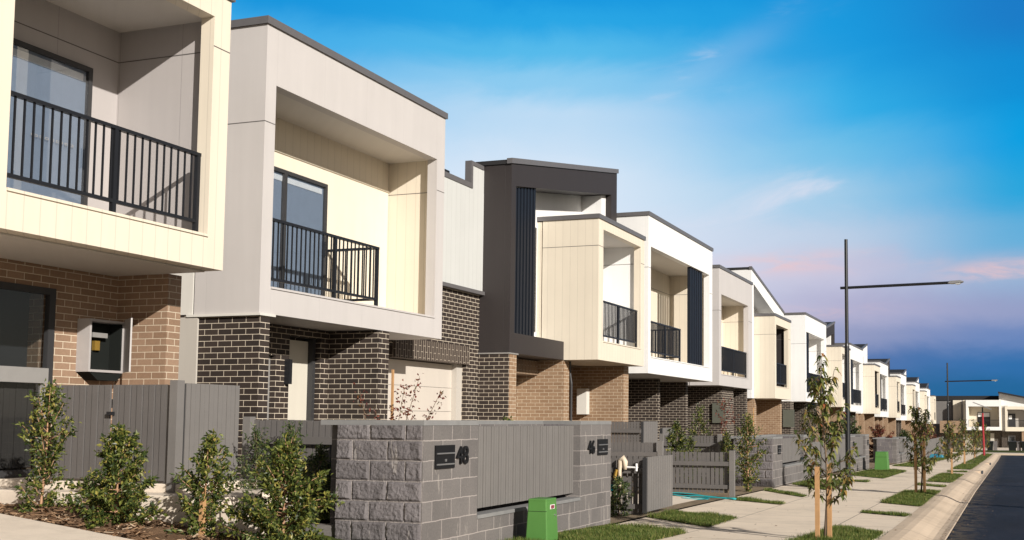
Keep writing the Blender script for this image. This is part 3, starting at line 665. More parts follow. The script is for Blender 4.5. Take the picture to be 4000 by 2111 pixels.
# --- second house
def house2():
    t=thing('townhouse',(-10.1,15.7,.1),'grey framed townhouse with cream balcony recess and dark brick porch','house')
    ya,yb=portal(t,13.03,18.37,2.90,7.12,-10.1,(13.27,18.08,3.27,6.27),-11.24,M['grey'],M['cream_vj'],None,nib=.18,seam=5.68,mb_body=M['pale'],depth=-17)
    MB().box(-11.24,-11.2,13.2,18.22,5.73,5.76).build('ledge',M['cream'],t); MB().box(-11.24,-11.225,13.2,18.22,3.3,5.73).build('lower_recess',M['cream'],t)
    glazed_door(t,-11.224,13.9,16.16,3.24,5.46,split=14.98)
    railing(t,-10.2,13.3,16.27,3.28,4.33,M['black'],True,posts=(13.3,15.0,16.24),ret=-11.2)
    g=MB(); g.box(-17,-11.4,13.05,16.2,-.2,2.895).box(-11.4,-10.1,13.06,13.28,-.2,2.86).box(-17,-10.1,16.2,16.52,-.2,2.89)
    g.box(-11.4,-11.1,14.77,15.12,-.2,2.89).box(-11.4,-11.1,15.98,16.2,-.2,2.89).box(-11.4,-11.1,13.28,14.77,2.4,2.89).box(-11.4,-11.1,15.12,15.98,2.75,2.89)
    g.box(-17,-11.15,18.38,21.4,2.97,4.15).box(-17,-11.15,16.52,18.38,2.8,2.89).box(-17,-11.15,21.4,21.98,-.2,4.15); g.build('brick_wall',M['dark_brick'],t)
    MB().box(-17,-11.10,18.38,21.45,2.58,2.97).build('soldier_course',M['soldier'],t)
    MB().box(-12,-11.02,18.38,21.98,4.15,4.23).build('flashing',M['cap'],t)
    MB().box(-17,-11.08,18.4,21.98,4.23,6.45).build('cladding_wall',M['white_vj'],t)
    MB().box(-11.3,-11.06,18.4,21.41,6.45,6.56).box(-11.22,-11.06,21.33,21.41,6.56,6.97).box(-11.22,-11.06,21.33,21.93,6.97,7.06).build('gutter',M['cap'],t)
    MB().box(-11.2,-11.08,21.41,21.975,6.45,6.97).build('parapet_wall',M['white_vj'],t)
    MB().box(-13,-11.6,18.4,21.33,6.56,6.86).build('roof_screen',M['black'],t)
    MB().box(-11.35,-10.06,13.0,13.36,2.862,2.898).build('pier_capping',M['pale'],t)
    MB().box(-14.5,-11.16,13.02,13.05,-.2,2.86).build('side_wall',M['beige'],t)
    # garage
    gd=MB(); n=5; z=.05; hh=(2.56-z)/n
    for i in range(n): gd.box(-11.42,-11.37,16.53,21.15,z+i*hh+.007,z+(i+1)*hh)
    gd.build('garage_door',M['garage'],t); MB().box(-11.45,-11.25,21.15,21.42,-.1,2.58).build('garage_jamb',M['beige'],t)
    # entry
    d=MB().box(-11.395,-11.3,15.2,15.9,.1,2.70).build('front_door',M['door'],t); MB().box(-11.3,-11.25,15.24,15.26,1.0,1.35).build('handle',M['black'],d)
    MB().box(-11.39,-11.2,15.122,15.2,.1,2.745).box(-11.39,-11.2,15.9,15.978,.1,2.745).build('door_frame',M['frame'],d)
    w=MB().box(-11.39,-11.2,14.66,14.765,.1,2.395).box(-11.39,-11.2,13.3,13.4,.1,2.395).build('side_light',M['alu'],t); MB().box(-11.3,-11.29,13.4,14.66,.1,2.39).build('pane',M['glass_dark'],w)
    MB().box(-11.1,-11.0,15.0,15.07,1.95,2.35).build('wall_light',M['black'],t)
    MB().box(-11.0,-10.93,13.5,13.56,6.285,6.3).build('downlight',M['blind'],t)
    tag(t)
house2()
def skillion(name,label,Y0,Y1,Xf,zl,zr,mat,cream,slat=None,seg=None,brk='tan_brick',nibs=(),zb=None,lc=.28,rc=.45,band=None,inner='white',garage=(),meter=None,cw=None,copen=None,cz=None,cmat='cream_vj',back=-11.15,rail=True,doors=(),inn='white',deep=-17):
    """tall frame with sloping roof (zl at Y0, zr at Y1) and a projecting cream box"""
    t=thing('townhouse',(Xf,(Y0+Y1)/2,zg(Y0)),label,'house')
    sl=(zr-zl)/(Y1-Y0); zt=lambda y: zl+sl*(y-Y0); bt=.62
    cy0,cy1,cx,c0,c1=cream
    zb=zb if zb is not None else c0-.0
    f=MB(); D=Xf-.75
    f.prism([(Y0,zb),(Y0+lc,zb),(Y0+lc,zt(Y0+lc)),(Y0,zt(Y0))],D,Xf)
    zc_=c1-.03 if cy1>Y1-rc else zb
    f.prism([(Y1-rc,zc_),(Y1,zc_),(Y1,zt(Y1)),(Y1-rc,zt(Y1-rc))],D,Xf)
    f.prism([(Y0+lc,zt(Y0+lc)-bt+.12),(Y1-rc,zt(Y1-rc)-bt),(Y1-rc,zt(Y1-rc)),(Y0+lc,zt(Y0+lc))],D,Xf)
    if band: f.box(D,Xf,Y0+lc,cy0-.002,zb,band)
    f.build('frame',M[mat],t)
    w=MB(); w.prism([(Y0,zb),(Y1,zb),(Y1,zt(Y1)-.02),(Y0,zt(Y0)-.02)],deep,D); w.build('upper_wall',M[inner],t)
    w=MB(); w.prism([(Y1-rc-.35,c1-.2),(Y1-rc-.02,c1-.2),(Y1-rc-.02,zt(Y1-rc)-bt-.01),(Y1-rc-.35,zt(Y1-rc-.35)-bt-.01)],D+.004,Xf-.16).build('recess_wall',M['white'],t)
    r=MB(); r.prism([(Y0-.03,zt(Y0)+.004),(Y1+.03,zt(Y1)+.004),(Y1+.03,zt(Y1)+.10),(Y0-.03,zt(Y0)+.10)],deep+.5 if deep<-14 else deep,Xf-.10)
    ro=r.build('roof',M['roof'],t)
    MB().prism([(Y0-.05,zt(Y0)+.004),(Y1+.05,zt(Y1)+.004),(Y1+.05,zt(Y1)+.125),(Y0-.05,zt(Y0)+.125)],Xf-.10,Xf+.035).build('roof_capping',M['cap'],ro)
    if slat:
        slats(t,Xf-.06,slat[0],slat[1],(band or zb)+.004,zt(slat[0])-bt+.1,7,sl)
        wn=MB().box(D+.004,D+.03,slat[0]+.1,cy0-.1,(band or zb)+.25,zt(Y0)-.9).build('window',M['frame'],t)
        MB().box(D+.03,D+.036,slat[0]+.16,cy0-.16,(band or zb)+.31,zt(Y0)-.96).build('pane',M['glass'],wn)
    # projecting box
    bx=bpy.data.objects.new('projecting_box',None); COL.objects.link(bx); bx.parent=t; bx.location=(0,0,0)
    oy0,oy1,os_,ot=copen
    portal(t,cy0,cy1,c0,c1,cx,(oy0,oy1,os_,ot),cx-1.5,M[cmat],M[inn],None,nib=.1,depth=cx-1.9,seam=ot-.45,mb_body=M[cmat])
    bpy.data.objects.remove(bx)
    if rail: railing(t,cx-.1,oy0+.02,oy1-.06,os_+.03,os_+1.06,M['black'],False,posts=(oy0+.05,(oy0+oy1)/2-.1,oy1-.09),step=.105)
    groundfloor(t,Y0+.05,Y1,zb,M[brk],nibs,back-.6,doors,garage)
    if meter: MB().box(*meter).build('meter_box',M['pale'],t)
    return t
def flat(name,label,Y0,Y1,z0,z1,Xf,o,Xr,mf,mi,rail=None,ret=None,scr=None,brk='dark_brick',nibs=(),door=None,meter=None,seam=True,doors=(),garage=()):
    t=thing('townhouse',(Xf,(Y0+Y1)/2,zg(Y0)),label,'house')
    ya,yb=portal(t,Y0,Y1,z0,z1,Xf,o,Xr,M[mf],M[mi],None,seam=seam,mb_body=M[mf],depth=-17)
    if door: glazed_door(t,Xr,door[0],door[1],o[2]-.02,door[2],blind=False)
    if rail: railing(t,Xf-.1,rail[0],rail[1],o[2]+.03,o[2]+1.06,M['black'],False,posts=(rail[0]+.03,(rail[0]+rail[1])/2,rail[1]-.03),step=.11,ret=ret)
    if scr: slats(t,Xf-.07,scr[0],scr[1],o[2]+.035,o[3]-.004,6)
    groundfloor(t,Y0+.05,Y1-.03,z0,M[brk],nibs,-11.7,doors,garage)
    if meter: MB().box(*meter).build('meter_box',M['greenbox'],t)
    return t
t3=skillion('h3','tall charcoal framed townhouse with rising roof, slat screen and projecting cream box',21.98,28.9,-10.4,7.08,8.36,'charcoal',(25.1,28.68,-9.5,2.87,6.36),slat=(22.28,23.5),band=3.32,
   nibs=((21.99,22.36,-10.4),(25.12,25.47,-10.4),(28.28,28.7,-9.95)),copen=(25.44,28.38,3.32,6.13),cmat='cream_vj',zb=2.87,garage=((22.4,25.1,2.5),),
   meter=(-11.22,-10.94,28.05,28.278,1.55,2.25),lc=.24,deep=-11.3)
MB().box(-17,-11.65,21.99,28.85,2.87,6.4).build('rear_wall',M['white'],t3)
MB().tube([(-10.36,25.52,-.2),(-10.36,25.52,2.3),(-10.42,25.56,2.6),(-10.42,25.56,2.86)],.03,8).build('downpipe',M['frame'],t3)
# the dark party-wall brick on the near side of the tan pier, and the tan return
o=MB().box(-11.75,-10.405,21.955,21.988,-.4,2.84).build('party_brick',M['dark_brick'],t3)
MB().box(-11.75,-10.38,21.93,22.42,2.84,2.868).build('pier_capping',M['alu'],t3)
MB().box(-11.74,-11.1,22.36,25.12,2.5,2.85).build('soldier_course',M['soldier_tan'],t3)
MB().box(-11.76,-11.68,24.75,25.1,-.2,2.5).build('garage_jamb',M['beige'],t3)
flat('h5','white framed townhouse with cream recess, railing and dark slat screen beside the charcoal one',29.2,36.22,2.71,7.17,-9.55,(29.42,35.85,3.16,6.31),-11.0,'white','cream_vj',rail=(29.45,32.67),ret=-11.0,scr=(33.72,35.28),
   nibs=((29.4,29.6,-11.0),(33.1,33.35,-10.5),(36.1,36.36,-10.45)),door=(29.8,31.0,5.2),doors=((29.6,30.6,2.0,'meter'),))
flat('h6','plain grey framed townhouse with cream recess, third flat roofed house in the row',38.5,43.92,2.67,6.93,-9.9,(38.84,43.22,3.06,6.0),-11.0,'grey','cream_vj',rail=(38.86,43.2),
   nibs=((40.1,41.9,-10.2),(43.6,43.85,-10.1)),meter=(-10.55,-10.05,40.0,40.1,1.31,2.05),doors=((38.6,39.7,1.75,'meter_dark'),))
skillion('h7','white townhouse whose roof falls steeply away, with cream projecting box below it',46.0,53.1,-10.4,7.88,6.60,'white',(46.48,50.1,-9.5,2.36,5.9),
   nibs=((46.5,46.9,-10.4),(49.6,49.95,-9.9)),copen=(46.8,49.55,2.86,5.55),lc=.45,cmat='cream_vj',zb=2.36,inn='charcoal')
flat('h9','white framed townhouse with slat screen left of its balcony, seen past the pear tree',54.52,61.1,2.37,6.7,-9.6,(54.8,60.5,2.8,5.86),-11.0,'white','white',rail=(56.0,60.45),scr=(54.85,56.0),
   nibs=((53.6,54.5,-10.2),(57.4,57.8,-10.1),(60.2,60.6,-10.1)),meter=(-10.55,-10.0,53.5,53.6,1.1,1.95))
# far row: one skillion and one flat house every 16.7 m
far=[('charcoal','first far charcoal peaked townhouse, left of the near lamp post'),('white','far white townhouse with rising gable just right of the lamp post'),('charcoal','far charcoal peaked townhouse right of the white gable'),('white','far white gabled townhouse, third from the end of the row'),('white','far white gabled townhouse, second from the end of the row'),('charcoal','last charcoal peaked townhouse at the far end of the row')]
ffl=['far white flat roofed townhouse directly behind the lamp post','distant white flat roofed townhouse in the middle of the far row','distant white flat roofed townhouse, third from the end','distant white flat roofed townhouse, second from the end','last white flat roofed townhouse at the end of the row']
for i,(mt,lab) in enumerate(far):
    y=62.6+16.7*i; b=zg(y)+3.05
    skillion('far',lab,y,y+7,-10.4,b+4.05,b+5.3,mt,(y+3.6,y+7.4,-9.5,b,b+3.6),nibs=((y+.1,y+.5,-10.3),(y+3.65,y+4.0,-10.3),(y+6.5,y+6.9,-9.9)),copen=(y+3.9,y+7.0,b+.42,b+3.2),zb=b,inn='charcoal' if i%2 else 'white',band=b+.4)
    if i<5:
        y2=y+8.0; z0=zg(y2)+2.95; 
        flat('farflat',ffl[i],y2,y2+6.4,z0,z0+4.25,-9.6,(y2+.3,y2+6.0,z0+.42,z0+3.35),-11.0,'white','white',rail=(y2+2.0,y2+5.95),scr=(y2+.35,y2+2.0),nibs=((y2+.1,y2+.6,-10.1),(y2+3,y2+3.4,-10.1),(y2+6,y2+6.3,-10.1)),brk='tan_brick' if i%2 else 'dark_brick')
# --- end houses facing the camera
def endhouse():
    Y=156.0
    t=thing('townhouse',(-4,Y,-2),'far townhouse at the end of the street with white framed balcony and glass door','house')
    def fb(x0,x1,z0,z1,y0=0,y1=.3): return (x0,x1,Y+y0,Y+y1,z0,z1)
    MB().box(*fb(-5.75,-5.45,.3,4.36)).box(*fb(-1.5,-1.3,.3,4.36)).box(*fb(-5.45,-1.5,3.5,4.36)).box(*fb(-5.45,-1.5,.3,.76)).build('frame_box',M['white'],t)
    MB().box(*fb(-6.1,-5.4,.3,4.36,.3,3)).box(*fb(-1.55,-1.2,.3,4.36,.3,3)).box(*fb(-5.4,-1.55,.3,3.5,1.8,3)).build('recess_wall',M['cream'],t)
    MB().box(*fb(-5.4,-1.55,3.5,4.36,.3,3)).build('soffit',M['soffit'],t)
    MB().box(*fb(-5.4,-1.55,.3,.6,.3,1.8)).build('balcony_floor',M['slab'],t)
    d=MB().box(*fb(-4.33,-2.68,.6,2.74,1.72,1.8)).build('sliding_door',M['frame'],t); MB().box(*fb(-4.25,-2.76,.7,2.1,1.68,1.72)).build('pane',M['glass_dark'],d); MB().box(*fb(-4.25,-2.76,2.12,2.66,1.67,1.72)).build('blind',M['blind'],d)
    r=MB().box(*fb(-5.45,-1.5,1.64,1.7,.02,.08)).build('balcony_railing',M['frame'],t); mb=MB()
    for k in range(28): x=-5.4+k*.143; mb.box(x,x+.03,Y+.04,Y+.07,.76,1.64)
    mb.build('balusters',M['frame'],r)
    MB().box(*fb(-7.5,-6.45,1.5,4.36,1.6,3)).build('cream_panel',M['cream'],t); MB().box(*fb(-6.45,-5.75,.3,4.36,1.9,3)).build('grey_panel',M['grey'],t)
    MB().box(*fb(-9.2,-6.4,-.1,1.55,.2,1.6)).build('brick_balcony',M['tan_brick'],t)
    MB().box(*fb(-10.5,-7.5,-2.2,4.25,2.2,3)).build('side_wall',M['fence'],t)
    MB().box(*fb(-10.5,-1.2,4.36,5.0,3.2,10)).build('roof',M['roof'],t)
    MB().box(*fb(-9.5,-1.3,-2.4,.3,1.5,9)).build('brick_wall',M['dark_brick'],t); MB().box(*fb(-6.2,-5.0,-2.2,-.2,1.42,1.5)).build('garage_door',M['garage'],t)
    MB().box(*fb(-2.7,-2.2,-2.2,-.1,1.42,1.5)).build('front_door',M['door'],t)
    u=thing('townhouse',(0.5,Y,-2),'far townhouse at the right edge with sloping roof above a cream framed balcony','house')
    MB().prism([(-1.2,3.4),(9,2.0),(9,3.12),(-1.5,5.29),(-1.5,4.3)],Y+.6,Y+1.0,'y').build('gable_wall',M['white'],u)
    MB().prism([(-1.6,5.3),(9,3.1),(9,3.35),(-1.6,5.5)],Y-.2,Y+9,'y').build('roof',M['roof'],u)
    MB().box(*fb(-.76,-.5,.2,3.5)).box(*fb(3.4,3.7,.2,3.5)).box(*fb(-.5,3.4,3.1,3.5)).box(*fb(-.5,3.4,.2,.75)).build('frame_box',M['cream'],u)
    MB().box(*fb(-1.2,-.4,.2,3.6,.3,3)).box(*fb(3.45,6,.2,3.5,.3,3)).box(*fb(-.4,3.45,.2,3.5,1.7,3)).build('recess_wall',M['beige'],u)
    d=MB().box(*fb(-.42,.55,.6,2.55,1.62,1.7)).build('sliding_door',M['frame'],u); MB().box(*fb(-.3,.1,1.8,2.3,1.58,1.62)).build('pane',M['blind'],d)
    r=MB().box(*fb(-.5,3.4,1.6,1.66,.02,.08)).build('balcony_railing',M['frame'],u); mb=MB()
    for k in range(27): x=-.48+k*.145; mb.box(x,x+.03,Y+.04,Y+.07,.75,1.6)
    mb.build('balusters',M['frame'],r)
    MB().box(*fb(-1.25,7,-2.4,.2,1.2,9)).build('brick_wall',M['dark_brick'],u); w=MB().box(*fb(-.4,.5,-1.6,-.4,1.1,1.2)).build('window',M['alu'],u); MB().box(*fb(-.32,.42,-1.5,-.5,1.06,1.1)).build('pane',M['glass'],w)
    MB().box(*fb(1.3,2.0,-2.4,.2,.2,1.2)).build('brick_pier',M['tan_brick'],u)
endhouse()
# ------------------------------------------------------------ block walls, fences, gates
def numerals(text,parent,x,y0,z,h,mat):
    cu=bpy.data.curves.new('house_number','FONT'); cu.body=text; cu.size=h*1.5; cu.extrude=.012; cu.offset=.0015
    ob=bpy.data.objects.new('tmp_number',cu); COL.objects.link(ob)
    dg=bpy.context.evaluated_depsgraph_get(); me=bpy.data.meshes.new_from_object(ob.evaluated_get(dg)); bpy.data.objects.remove(ob)
    me.materials.clear(); me.materials.append(mat)
    mt=Matrix(((0,0,1,0),(1,0,0,0),(0,1,0,0),(0,0,0,1)))
    me.transform(mt); o=bpy.data.objects.new('house_number',me); COL.objects.link(o); o.parent=parent
    o.location=Vector((x,y0,z))-parent_loc(parent); return o
def split_face(parent,x0,x1,y,z0,z1,seed=0):
    """real broken-stone relief on a -Y facing side: per-block lumps with sunk joints"""
    from mathutils import noise as mn
    nx=int((x1-x0)/.0125); nz=int((z1-z0)/.0125); mb=MB(); idx={}
    lx,ly,lz=parent_loc(parent)
    for j in range(nz+1):
        for i in range(nx+1):
            x=x0+(x1-x0)*i/nx; z=z0+(z1-z0)*j/nz
            row=math.floor((z-lz)/.2); fz=(z-lz)/.2-row
            u=((x-lx)+(y-ly))/.4+(.5 if row%2==0 else 0); cl=math.floor(u); fx=u-cl
            e=min(fx*.4,(1-fx)*.4,fz*.2,(1-fz)*.2); k=min(1,max(0,(e-.006)/.02))
            n=mn.noise((x*9+cl*7.3,row*5.1,z*9))*.5+mn.noise((x*28,row*3.0,z*28))*.32+mn.noise((x*60,0,z*60))*.18
            d=k*(.012+.025*max(-.6,n+.22)+.006*((cl*37+row*17)%5-2)/2)
            if i in(0,nx): d*=.2
            mb.v.append((x,y-d,z))
    for j in range(nz):
        for i in range(nx):
            a=j*(nx+1)+i; mb.f.append((a,a+1,a+nx+2,a+nx+1))
    return mb.build('split_face',M['rough'],parent)
def block_wall(label,Y0,ztop,zb,lb1=None,lb2=None,num1=None,num2=None,relief=False,xr=-6.43,XF=-5.45,ledge=None):
    t=thing('block_wall',(XF,Y0,ztop-1.8),label,'wall','grey block walls at the front boundary')
    Y1=Y0+1.18; Y2=Y0+4.18; Y3=Y0+5.38; lz=ledge or (zb+.45)
    MB().box(-5.66,XF,Y0+.006,Y1,zb-.3,ztop-.05).build('pier',M['smooth'],t); MB().box(-5.66,XF,Y2,Y3,zb-.3,ztop-.05).build('pier',M['smooth'],t)
    MB().box(-5.62,XF-.003,Y1,Y2,zb-.3,lz-.04).build('base_wall',M['smooth'],t)
    MB().box(-5.64,XF+.012,Y1+.002,Y2-.002,lz-.04,lz).build('ledge',M['blockcap'],t)
    MB().box(xr,-5.66,Y0+.006,Y0+.2,zb-.3,ztop-.05).build('return_wall',M['rough'],t)
    MB().box(xr-.2,xr,Y0+.2,Y3,zb-.3,ztop-.05).build('back_wall',M['smooth'],t); MB().box(xr,-5.66,Y3-.2,Y3,zb-.3,ztop-.05).build('return_wall',M['rough'],t)
    c=MB(); c.box(-5.67,XF+.006,Y0,Y1,ztop-.05,ztop).box(-5.67,XF+.006,Y2,Y3,ztop-.05,ztop).box(xr-.2,-5.67,Y0,Y0+.2,ztop-.05,ztop).box(xr-.2,xr,Y0+.2,Y3,ztop-.05,ztop).box(xr,-5.67,Y3-.2,Y3,ztop-.05,ztop)
    c.build('capping',M['blockcap'],t)
    p=MB(); n=46; w=(Y2-Y1)/n
    for i in range(n): p.box(-5.6,-5.545-(.004 if i%3==1 else 0),Y1+i*w+.0055,Y1+(i+1)*w-.0055,lz+.055,ztop-.065)
    p.box(-5.61,-5.57,Y1,Y2,lz+.09,ztop-.1)
    p.build('fence_panel',M['fence'],t)
    for lb in (lb1,lb2):
        if lb:
            a,b,c0,c1=lb; lo=MB().box(XF-.05,XF+.018,a,b,c0,c1).build('letterbox',M['mail'],t)
            MB().box(XF+.018,XF+.032,a+.02,b-.02,c0+(c1-c0)*.62,c0+(c1-c0)*.68).build('slot_flap',M['steel'],lo)
            MB().box(XF+.018,XF+.026,a+.02,b-.02,c0+.035,c0+.05).build('trim',M['steel'],lo); MB().box(XF+.018,XF+.028,(a+b)/2-.012,(a+b)/2+.012,c0+.07,c0+.095).build('lock',M['steel'],lo)
    if num1: numerals(*num1[:1],t,XF+.012,num1[1],num1[2],num1[3],M['mail'])
    if num2: numerals(*num2[:1],t,XF+.012,num2[1],num2[2],num2[3],M['mail'])
    if relief: split_face(t,xr,-5.455,Y0-.004,zb-.3,ztop-.05)
    return t
block_wall('block wall with numbers 48 and 46 and two black letterboxes, nearest of the walls',9.58,1.385,-.02,(9.81,10.21,.90,1.135),(14.40,14.79,.91,1.13),('48',10.255,.935,.175),('46',14.02,.94,.17),True,ledge=.37)
block_wall('second block wall along the street, partly behind the nearest pear tree',26.4,1.01,-.21,(26.95,27.3,.58,.8),None,relief=True,ledge=.27)
block_wall('third block wall along the street, left of the far green pillar',40.1,.88,-.45,(40.6,40.95,.45,.67),(44.9,45.2,.45,.67),ledge=.05)
block_wall('fourth block wall along the street, left of the second street tree',56.8,.57,-.7,ledge=-.25)
block_wall('fifth block wall along the street, hidden among the far trees',73.5,.3,-1.0,ledge=-.5)
# low retaining wall left of the first pier
tag(MB().box(-7.1,-6.44,9.62,9.8,-.1,.32).build('low_wall',M['smooth']),'low grey block retaining wall left of the number 48 pier','wall')
def fence_x(label,Y,x0,x1,z0,z1,pitch=.082,gap=.012,posts=(),panel=False,mat='fence_dark',rail=True,bot=True):
    t=thing('picket_fence',((x0+x1)/2,Y,z0),label,'fence')
    p=MB(); n=int((x1-x0)/pitch)
    for i in range(n):
        a=x0+i*pitch; p.box(a+gap/2,a+pitch-gap/2,Y+.03+R.uniform(-.003,.003),Y+.05,z0,z1+R.uniform(-.006,.006))
    p.build('pickets',M[mat],t)
    if rail:
        MB().box(x0,x1,Y-.04,Y+.028,z1-.27,z1-.185).build('top_rail',M[mat],t)
        if bot: MB().box(x0,x1,Y-.02,Y+.028,z0+.08,z0+.16).build('bottom_rail',M[mat],t)
    for q in posts: MB().box(q-.05,q+.05,Y-.05,Y+.05,z0-.25,z1+.04).build('post',M['fence'],t)
    return t
def fence_y(name,label,X,y0,y1,z0,z1,pitch=.075,gap=.006,mat='fence',latch=False,cat='gate'):
    t=thing(name,(X,(y0+y1)/2,z0),label,cat)
    p=MB(); n=max(2,int(round((y1-y0)/pitch))); w=(y1-y0)/n
    for i in range(n): p.box(X-.03,X+.003*(i%2),y0+i*w+gap/2,y0+(i+1)*w-gap/2,z0,z1)
    p.box(X-.06,X-.03,y0,y1,z0+.12,z0+.2).box(X-.06,X-.03,y0,y1,z1-.2,z1-.12)
    p.build('boards',M[mat],t)
    MB().box(X-.07,X-.005,y0-.05,y0-.004,z0-.02,z1-.01).build('frame',M['frame'],t)
    if latch: MB().box(X+.0,X+.05,y1-.12,y1-.08,z1-.25,z1-.15).build('latch',M['black'],t)
    return t
# H1 side gates (face the camera), corner post and street-facing gate
def h1_gates():
    t=thing('double_gate',(-9.3,9.6,.7),'tall grey double gate of vertical boards below the brown brick wall','gate')
    for a,b in ((-10.16,-9.37),(-9.34,-8.6)):
        p=MB(); n=9; w=(b-a)/n
        for i in range(n): p.box(a+i*w+.004,a+(i+1)*w-.007,9.6+.010*(i%2),9.625,.72,1.755)
        p.box(a,b,9.625,9.65,.85,.95).box(a,b,9.625,9.65,1.5,1.6); p.build('leaf',M['fence_dark'],t)
    MB().box(-9.37,-9.30,9.55,9.598,1.42,1.46).build('latch',M['black'],t)
    MB().box(-8.52,-8.42,9.55,9.66,.35,1.80).build('post',M['fence'],t)
    MB().box(-8.6,-8.55,9.6,9.65,.7,1.75).build('hinge_stile',M['fence'],t)
h1_gates()
fence_y('garden_gate','grey board gate facing the street beside the corner post of the first house',-8.5,9.78,10.66,.45,1.775,pitch=.074)
fence_x('low picket fence with a dark rail, left of the number 48 wall',10.72,-8.45,-6.3,.25,1.375,bot=True,posts=(-8.4,))
# second yard
fence_x('short picket fence in the shadow behind the number 46 pier',16.6,-6.7,-5.5,-.08,.83,pitch=.092,gap=.02)
fence_y('garden_gate','open grey gate leaf standing on the grass beside the number 46 wall',-5.4,16.52,17.86,-.03,.82,pitch=.06)
fence_x('slatted picket fence with gaps behind the teal hose',21.7,-8.9,-5.36,-.05,.76,pitch=.092,gap=.022,posts=(-5.31,))
fence_x('picket fence with a pale top rail across the middle of the driveway yard',20.4+.6,-9.4,-6.62,.2,.95,posts=(-6.6,))
fence_x('tall picket fence behind the round green shrub',25.62,-10.4,-8.55,.45,1.36)
fence_y('garden_gate','tall plain grey gate in front of the dark brick pier',-8.5,25.68,26.8,.4,1.37)
fence_y('garden_gate','pale low panel right of the tall plain grey gate',-8.8,28.2,29.3,.3,1.2)
fence_x('long picket fence in front of the dark brick houses, left of the second wall',26.9,-8.4,-6.65,.0,1.02,posts=(-6.9,-8.42))
fence_y('board_fence','grey board fence between the second and third block walls',-5.5,31.9,39.9,-.25,.78,pitch=.09,cat='fence')
fence_y('board_fence','tall grey board fence behind the far green pillar',-6.9,45.7,56.6,-.5,.75,pitch=.11,cat='fence')
fence_y('garden_gate','small dark framed gate behind the far green pillar',-6.8,48.5,50.5,-.55,.15,pitch=.1)
fence_y('board_fence','grey board fence past the fourth block wall',-5.6,62.4,73.2,-.85,.3,pitch=.14,cat='fence'); fence_y('board_fence','pale grey board fence at the far end of the street',-5.7,79.2,102,-1.3,.1,pitch=.2,cat='fence')
# service pillars, hose, tap
def pillar(x,y,z,label,h=.5,s=1):
    t=thing('service_pillar',(x,y,z),label,'utility box')
    b=MB(); w=.125*s; d=.155*s
    lo=[(x-w*1.12,y-d*1.1),(x+w*1.12,y-d*1.1),(x+w*1.12,y+d*1.1),(x-w*1.12,y+d*1.1)]; hi=[(x-w*.9,y-d*.95),(x+w*.9,y-d*.95),(x+w*.9,y+d*.95),(x-w*.9,y+d*.95)]
    v=[(*p,z-.1) for p in lo]+[(*p,z+h-.03) for p in hi]; b.v=v+[(x-w*.92,y-d*.97,z+h),(x+w*.92,y-d*.97,z+h),(x+w*.92,y+d*.97,z+h),(x-w*.92,y+d*.97,z+h)]
    for k in (0,4):
        for i in range(4): j=(i+1)%4; b.f.append((k+i,k+j,k+4+j,k+4+i))
    b.f.append((8,9,10,11)); b.build('body',M['box_green'],t,bevel=.012)
    MB().box(x-w*.96,x+w*.935,y-d*1.0,y+d*1.0,z+h*.72,z+h*.727).build('lid_seam',M['meter_dark'],t)
    MB().tube([(x+w*.9,y+d*.5,z+h*.62),(x+w*.99+.008,y+d*.5,z+h*.62)],.012*s,8).build('lock',M['steel'],t)
    return t
p1=pillar(-5.08,11.67,0,'bright green service pillar in front of the number 48 wall',.505)
o=MB().box(-4.963,-4.958,11.62,11.74,.385,.435).build('label_plate',M['sticker'],p1); numerals('520',p1,-4.9575,11.63,.395,.032,M['maroon'])
pillar(-4.72,43.4,zg(43.4),'far green service pillar at the end of the third block wall',.72,1.9)
def hose():
    t=MB(); pts=[]
    for k in range(3):
        pts=[]
        for i in range(26):
            s=i/25; x=-7.0+1.95*s; y=23.2-2.5*s*s-.05*k+.12*math.sin(s*9+k*2)
            y=21.62-.75*s+.10*math.sin(s*7+k*2.1)+.05*k; z=zg(y)+.035+.05*(1-s)**2*k+.03*abs(math.sin(s*6+k))
            pts.append((x,y,z))
        t.tube(pts,.011,5)
    pts=[(-5.9+.28*math.cos(a*.4),21.05+.2*math.sin(a*.4),zg(21)+.03) for a in range(17)]; t.tube(pts,.011,5)
    tag(t.build('garden_hose',M['hose'],smooth=True),'teal garden hose lying along the foot of the slatted picket fence','hose')
hose()
def tap():
    t=thing('garden_tap',(-5.85,16.5,.0),'pale lagged standpipe with brass tap in front of the shaded picket fence','tap')
    MB().tube([(-5.86,16.5,-.05),(-5.86,16.5,.6),(-5.85,16.5,.76),(-5.80,16.5,.80),(-5.77,16.5,.74),(-5.77,16.5,.62)],[.018,.03,.045,.05,.045,.03],8).build('standpipe',M['pvc'],t,smooth=True)
    MB().tube([(-5.77,16.5,.66),(-5.56,16.5,.655)],.014,6).tube([(-5.58,16.5,.60),(-5.58,16.5,.72)],.018,6).build('arm',M['blind'],t)
    MB().tube([(-5.9,16.47,.62),(-5.93,16.47,.5),(-5.90,16.47,.42)],[.02,.03,.012],6).build('valve',M['brass'],t)
    o=MB().tube([(-5.97,16.48,.28),(-5.97,16.48,.38)],.042,8).build('plastic_pot',M['hose']); tag(o,'small teal plastic pot hooked on the shaded picket fence','pot')
tap()
shrub('shrub','low dark plant in deep shade behind the number 46 pier','shrub',-5.8,16.3,-.1,.62,[(0,.35),(.4,.4),(.8,.3),(1,.1)],26,18,.06,.02,LEAF_HEDGE,M['trunk'])
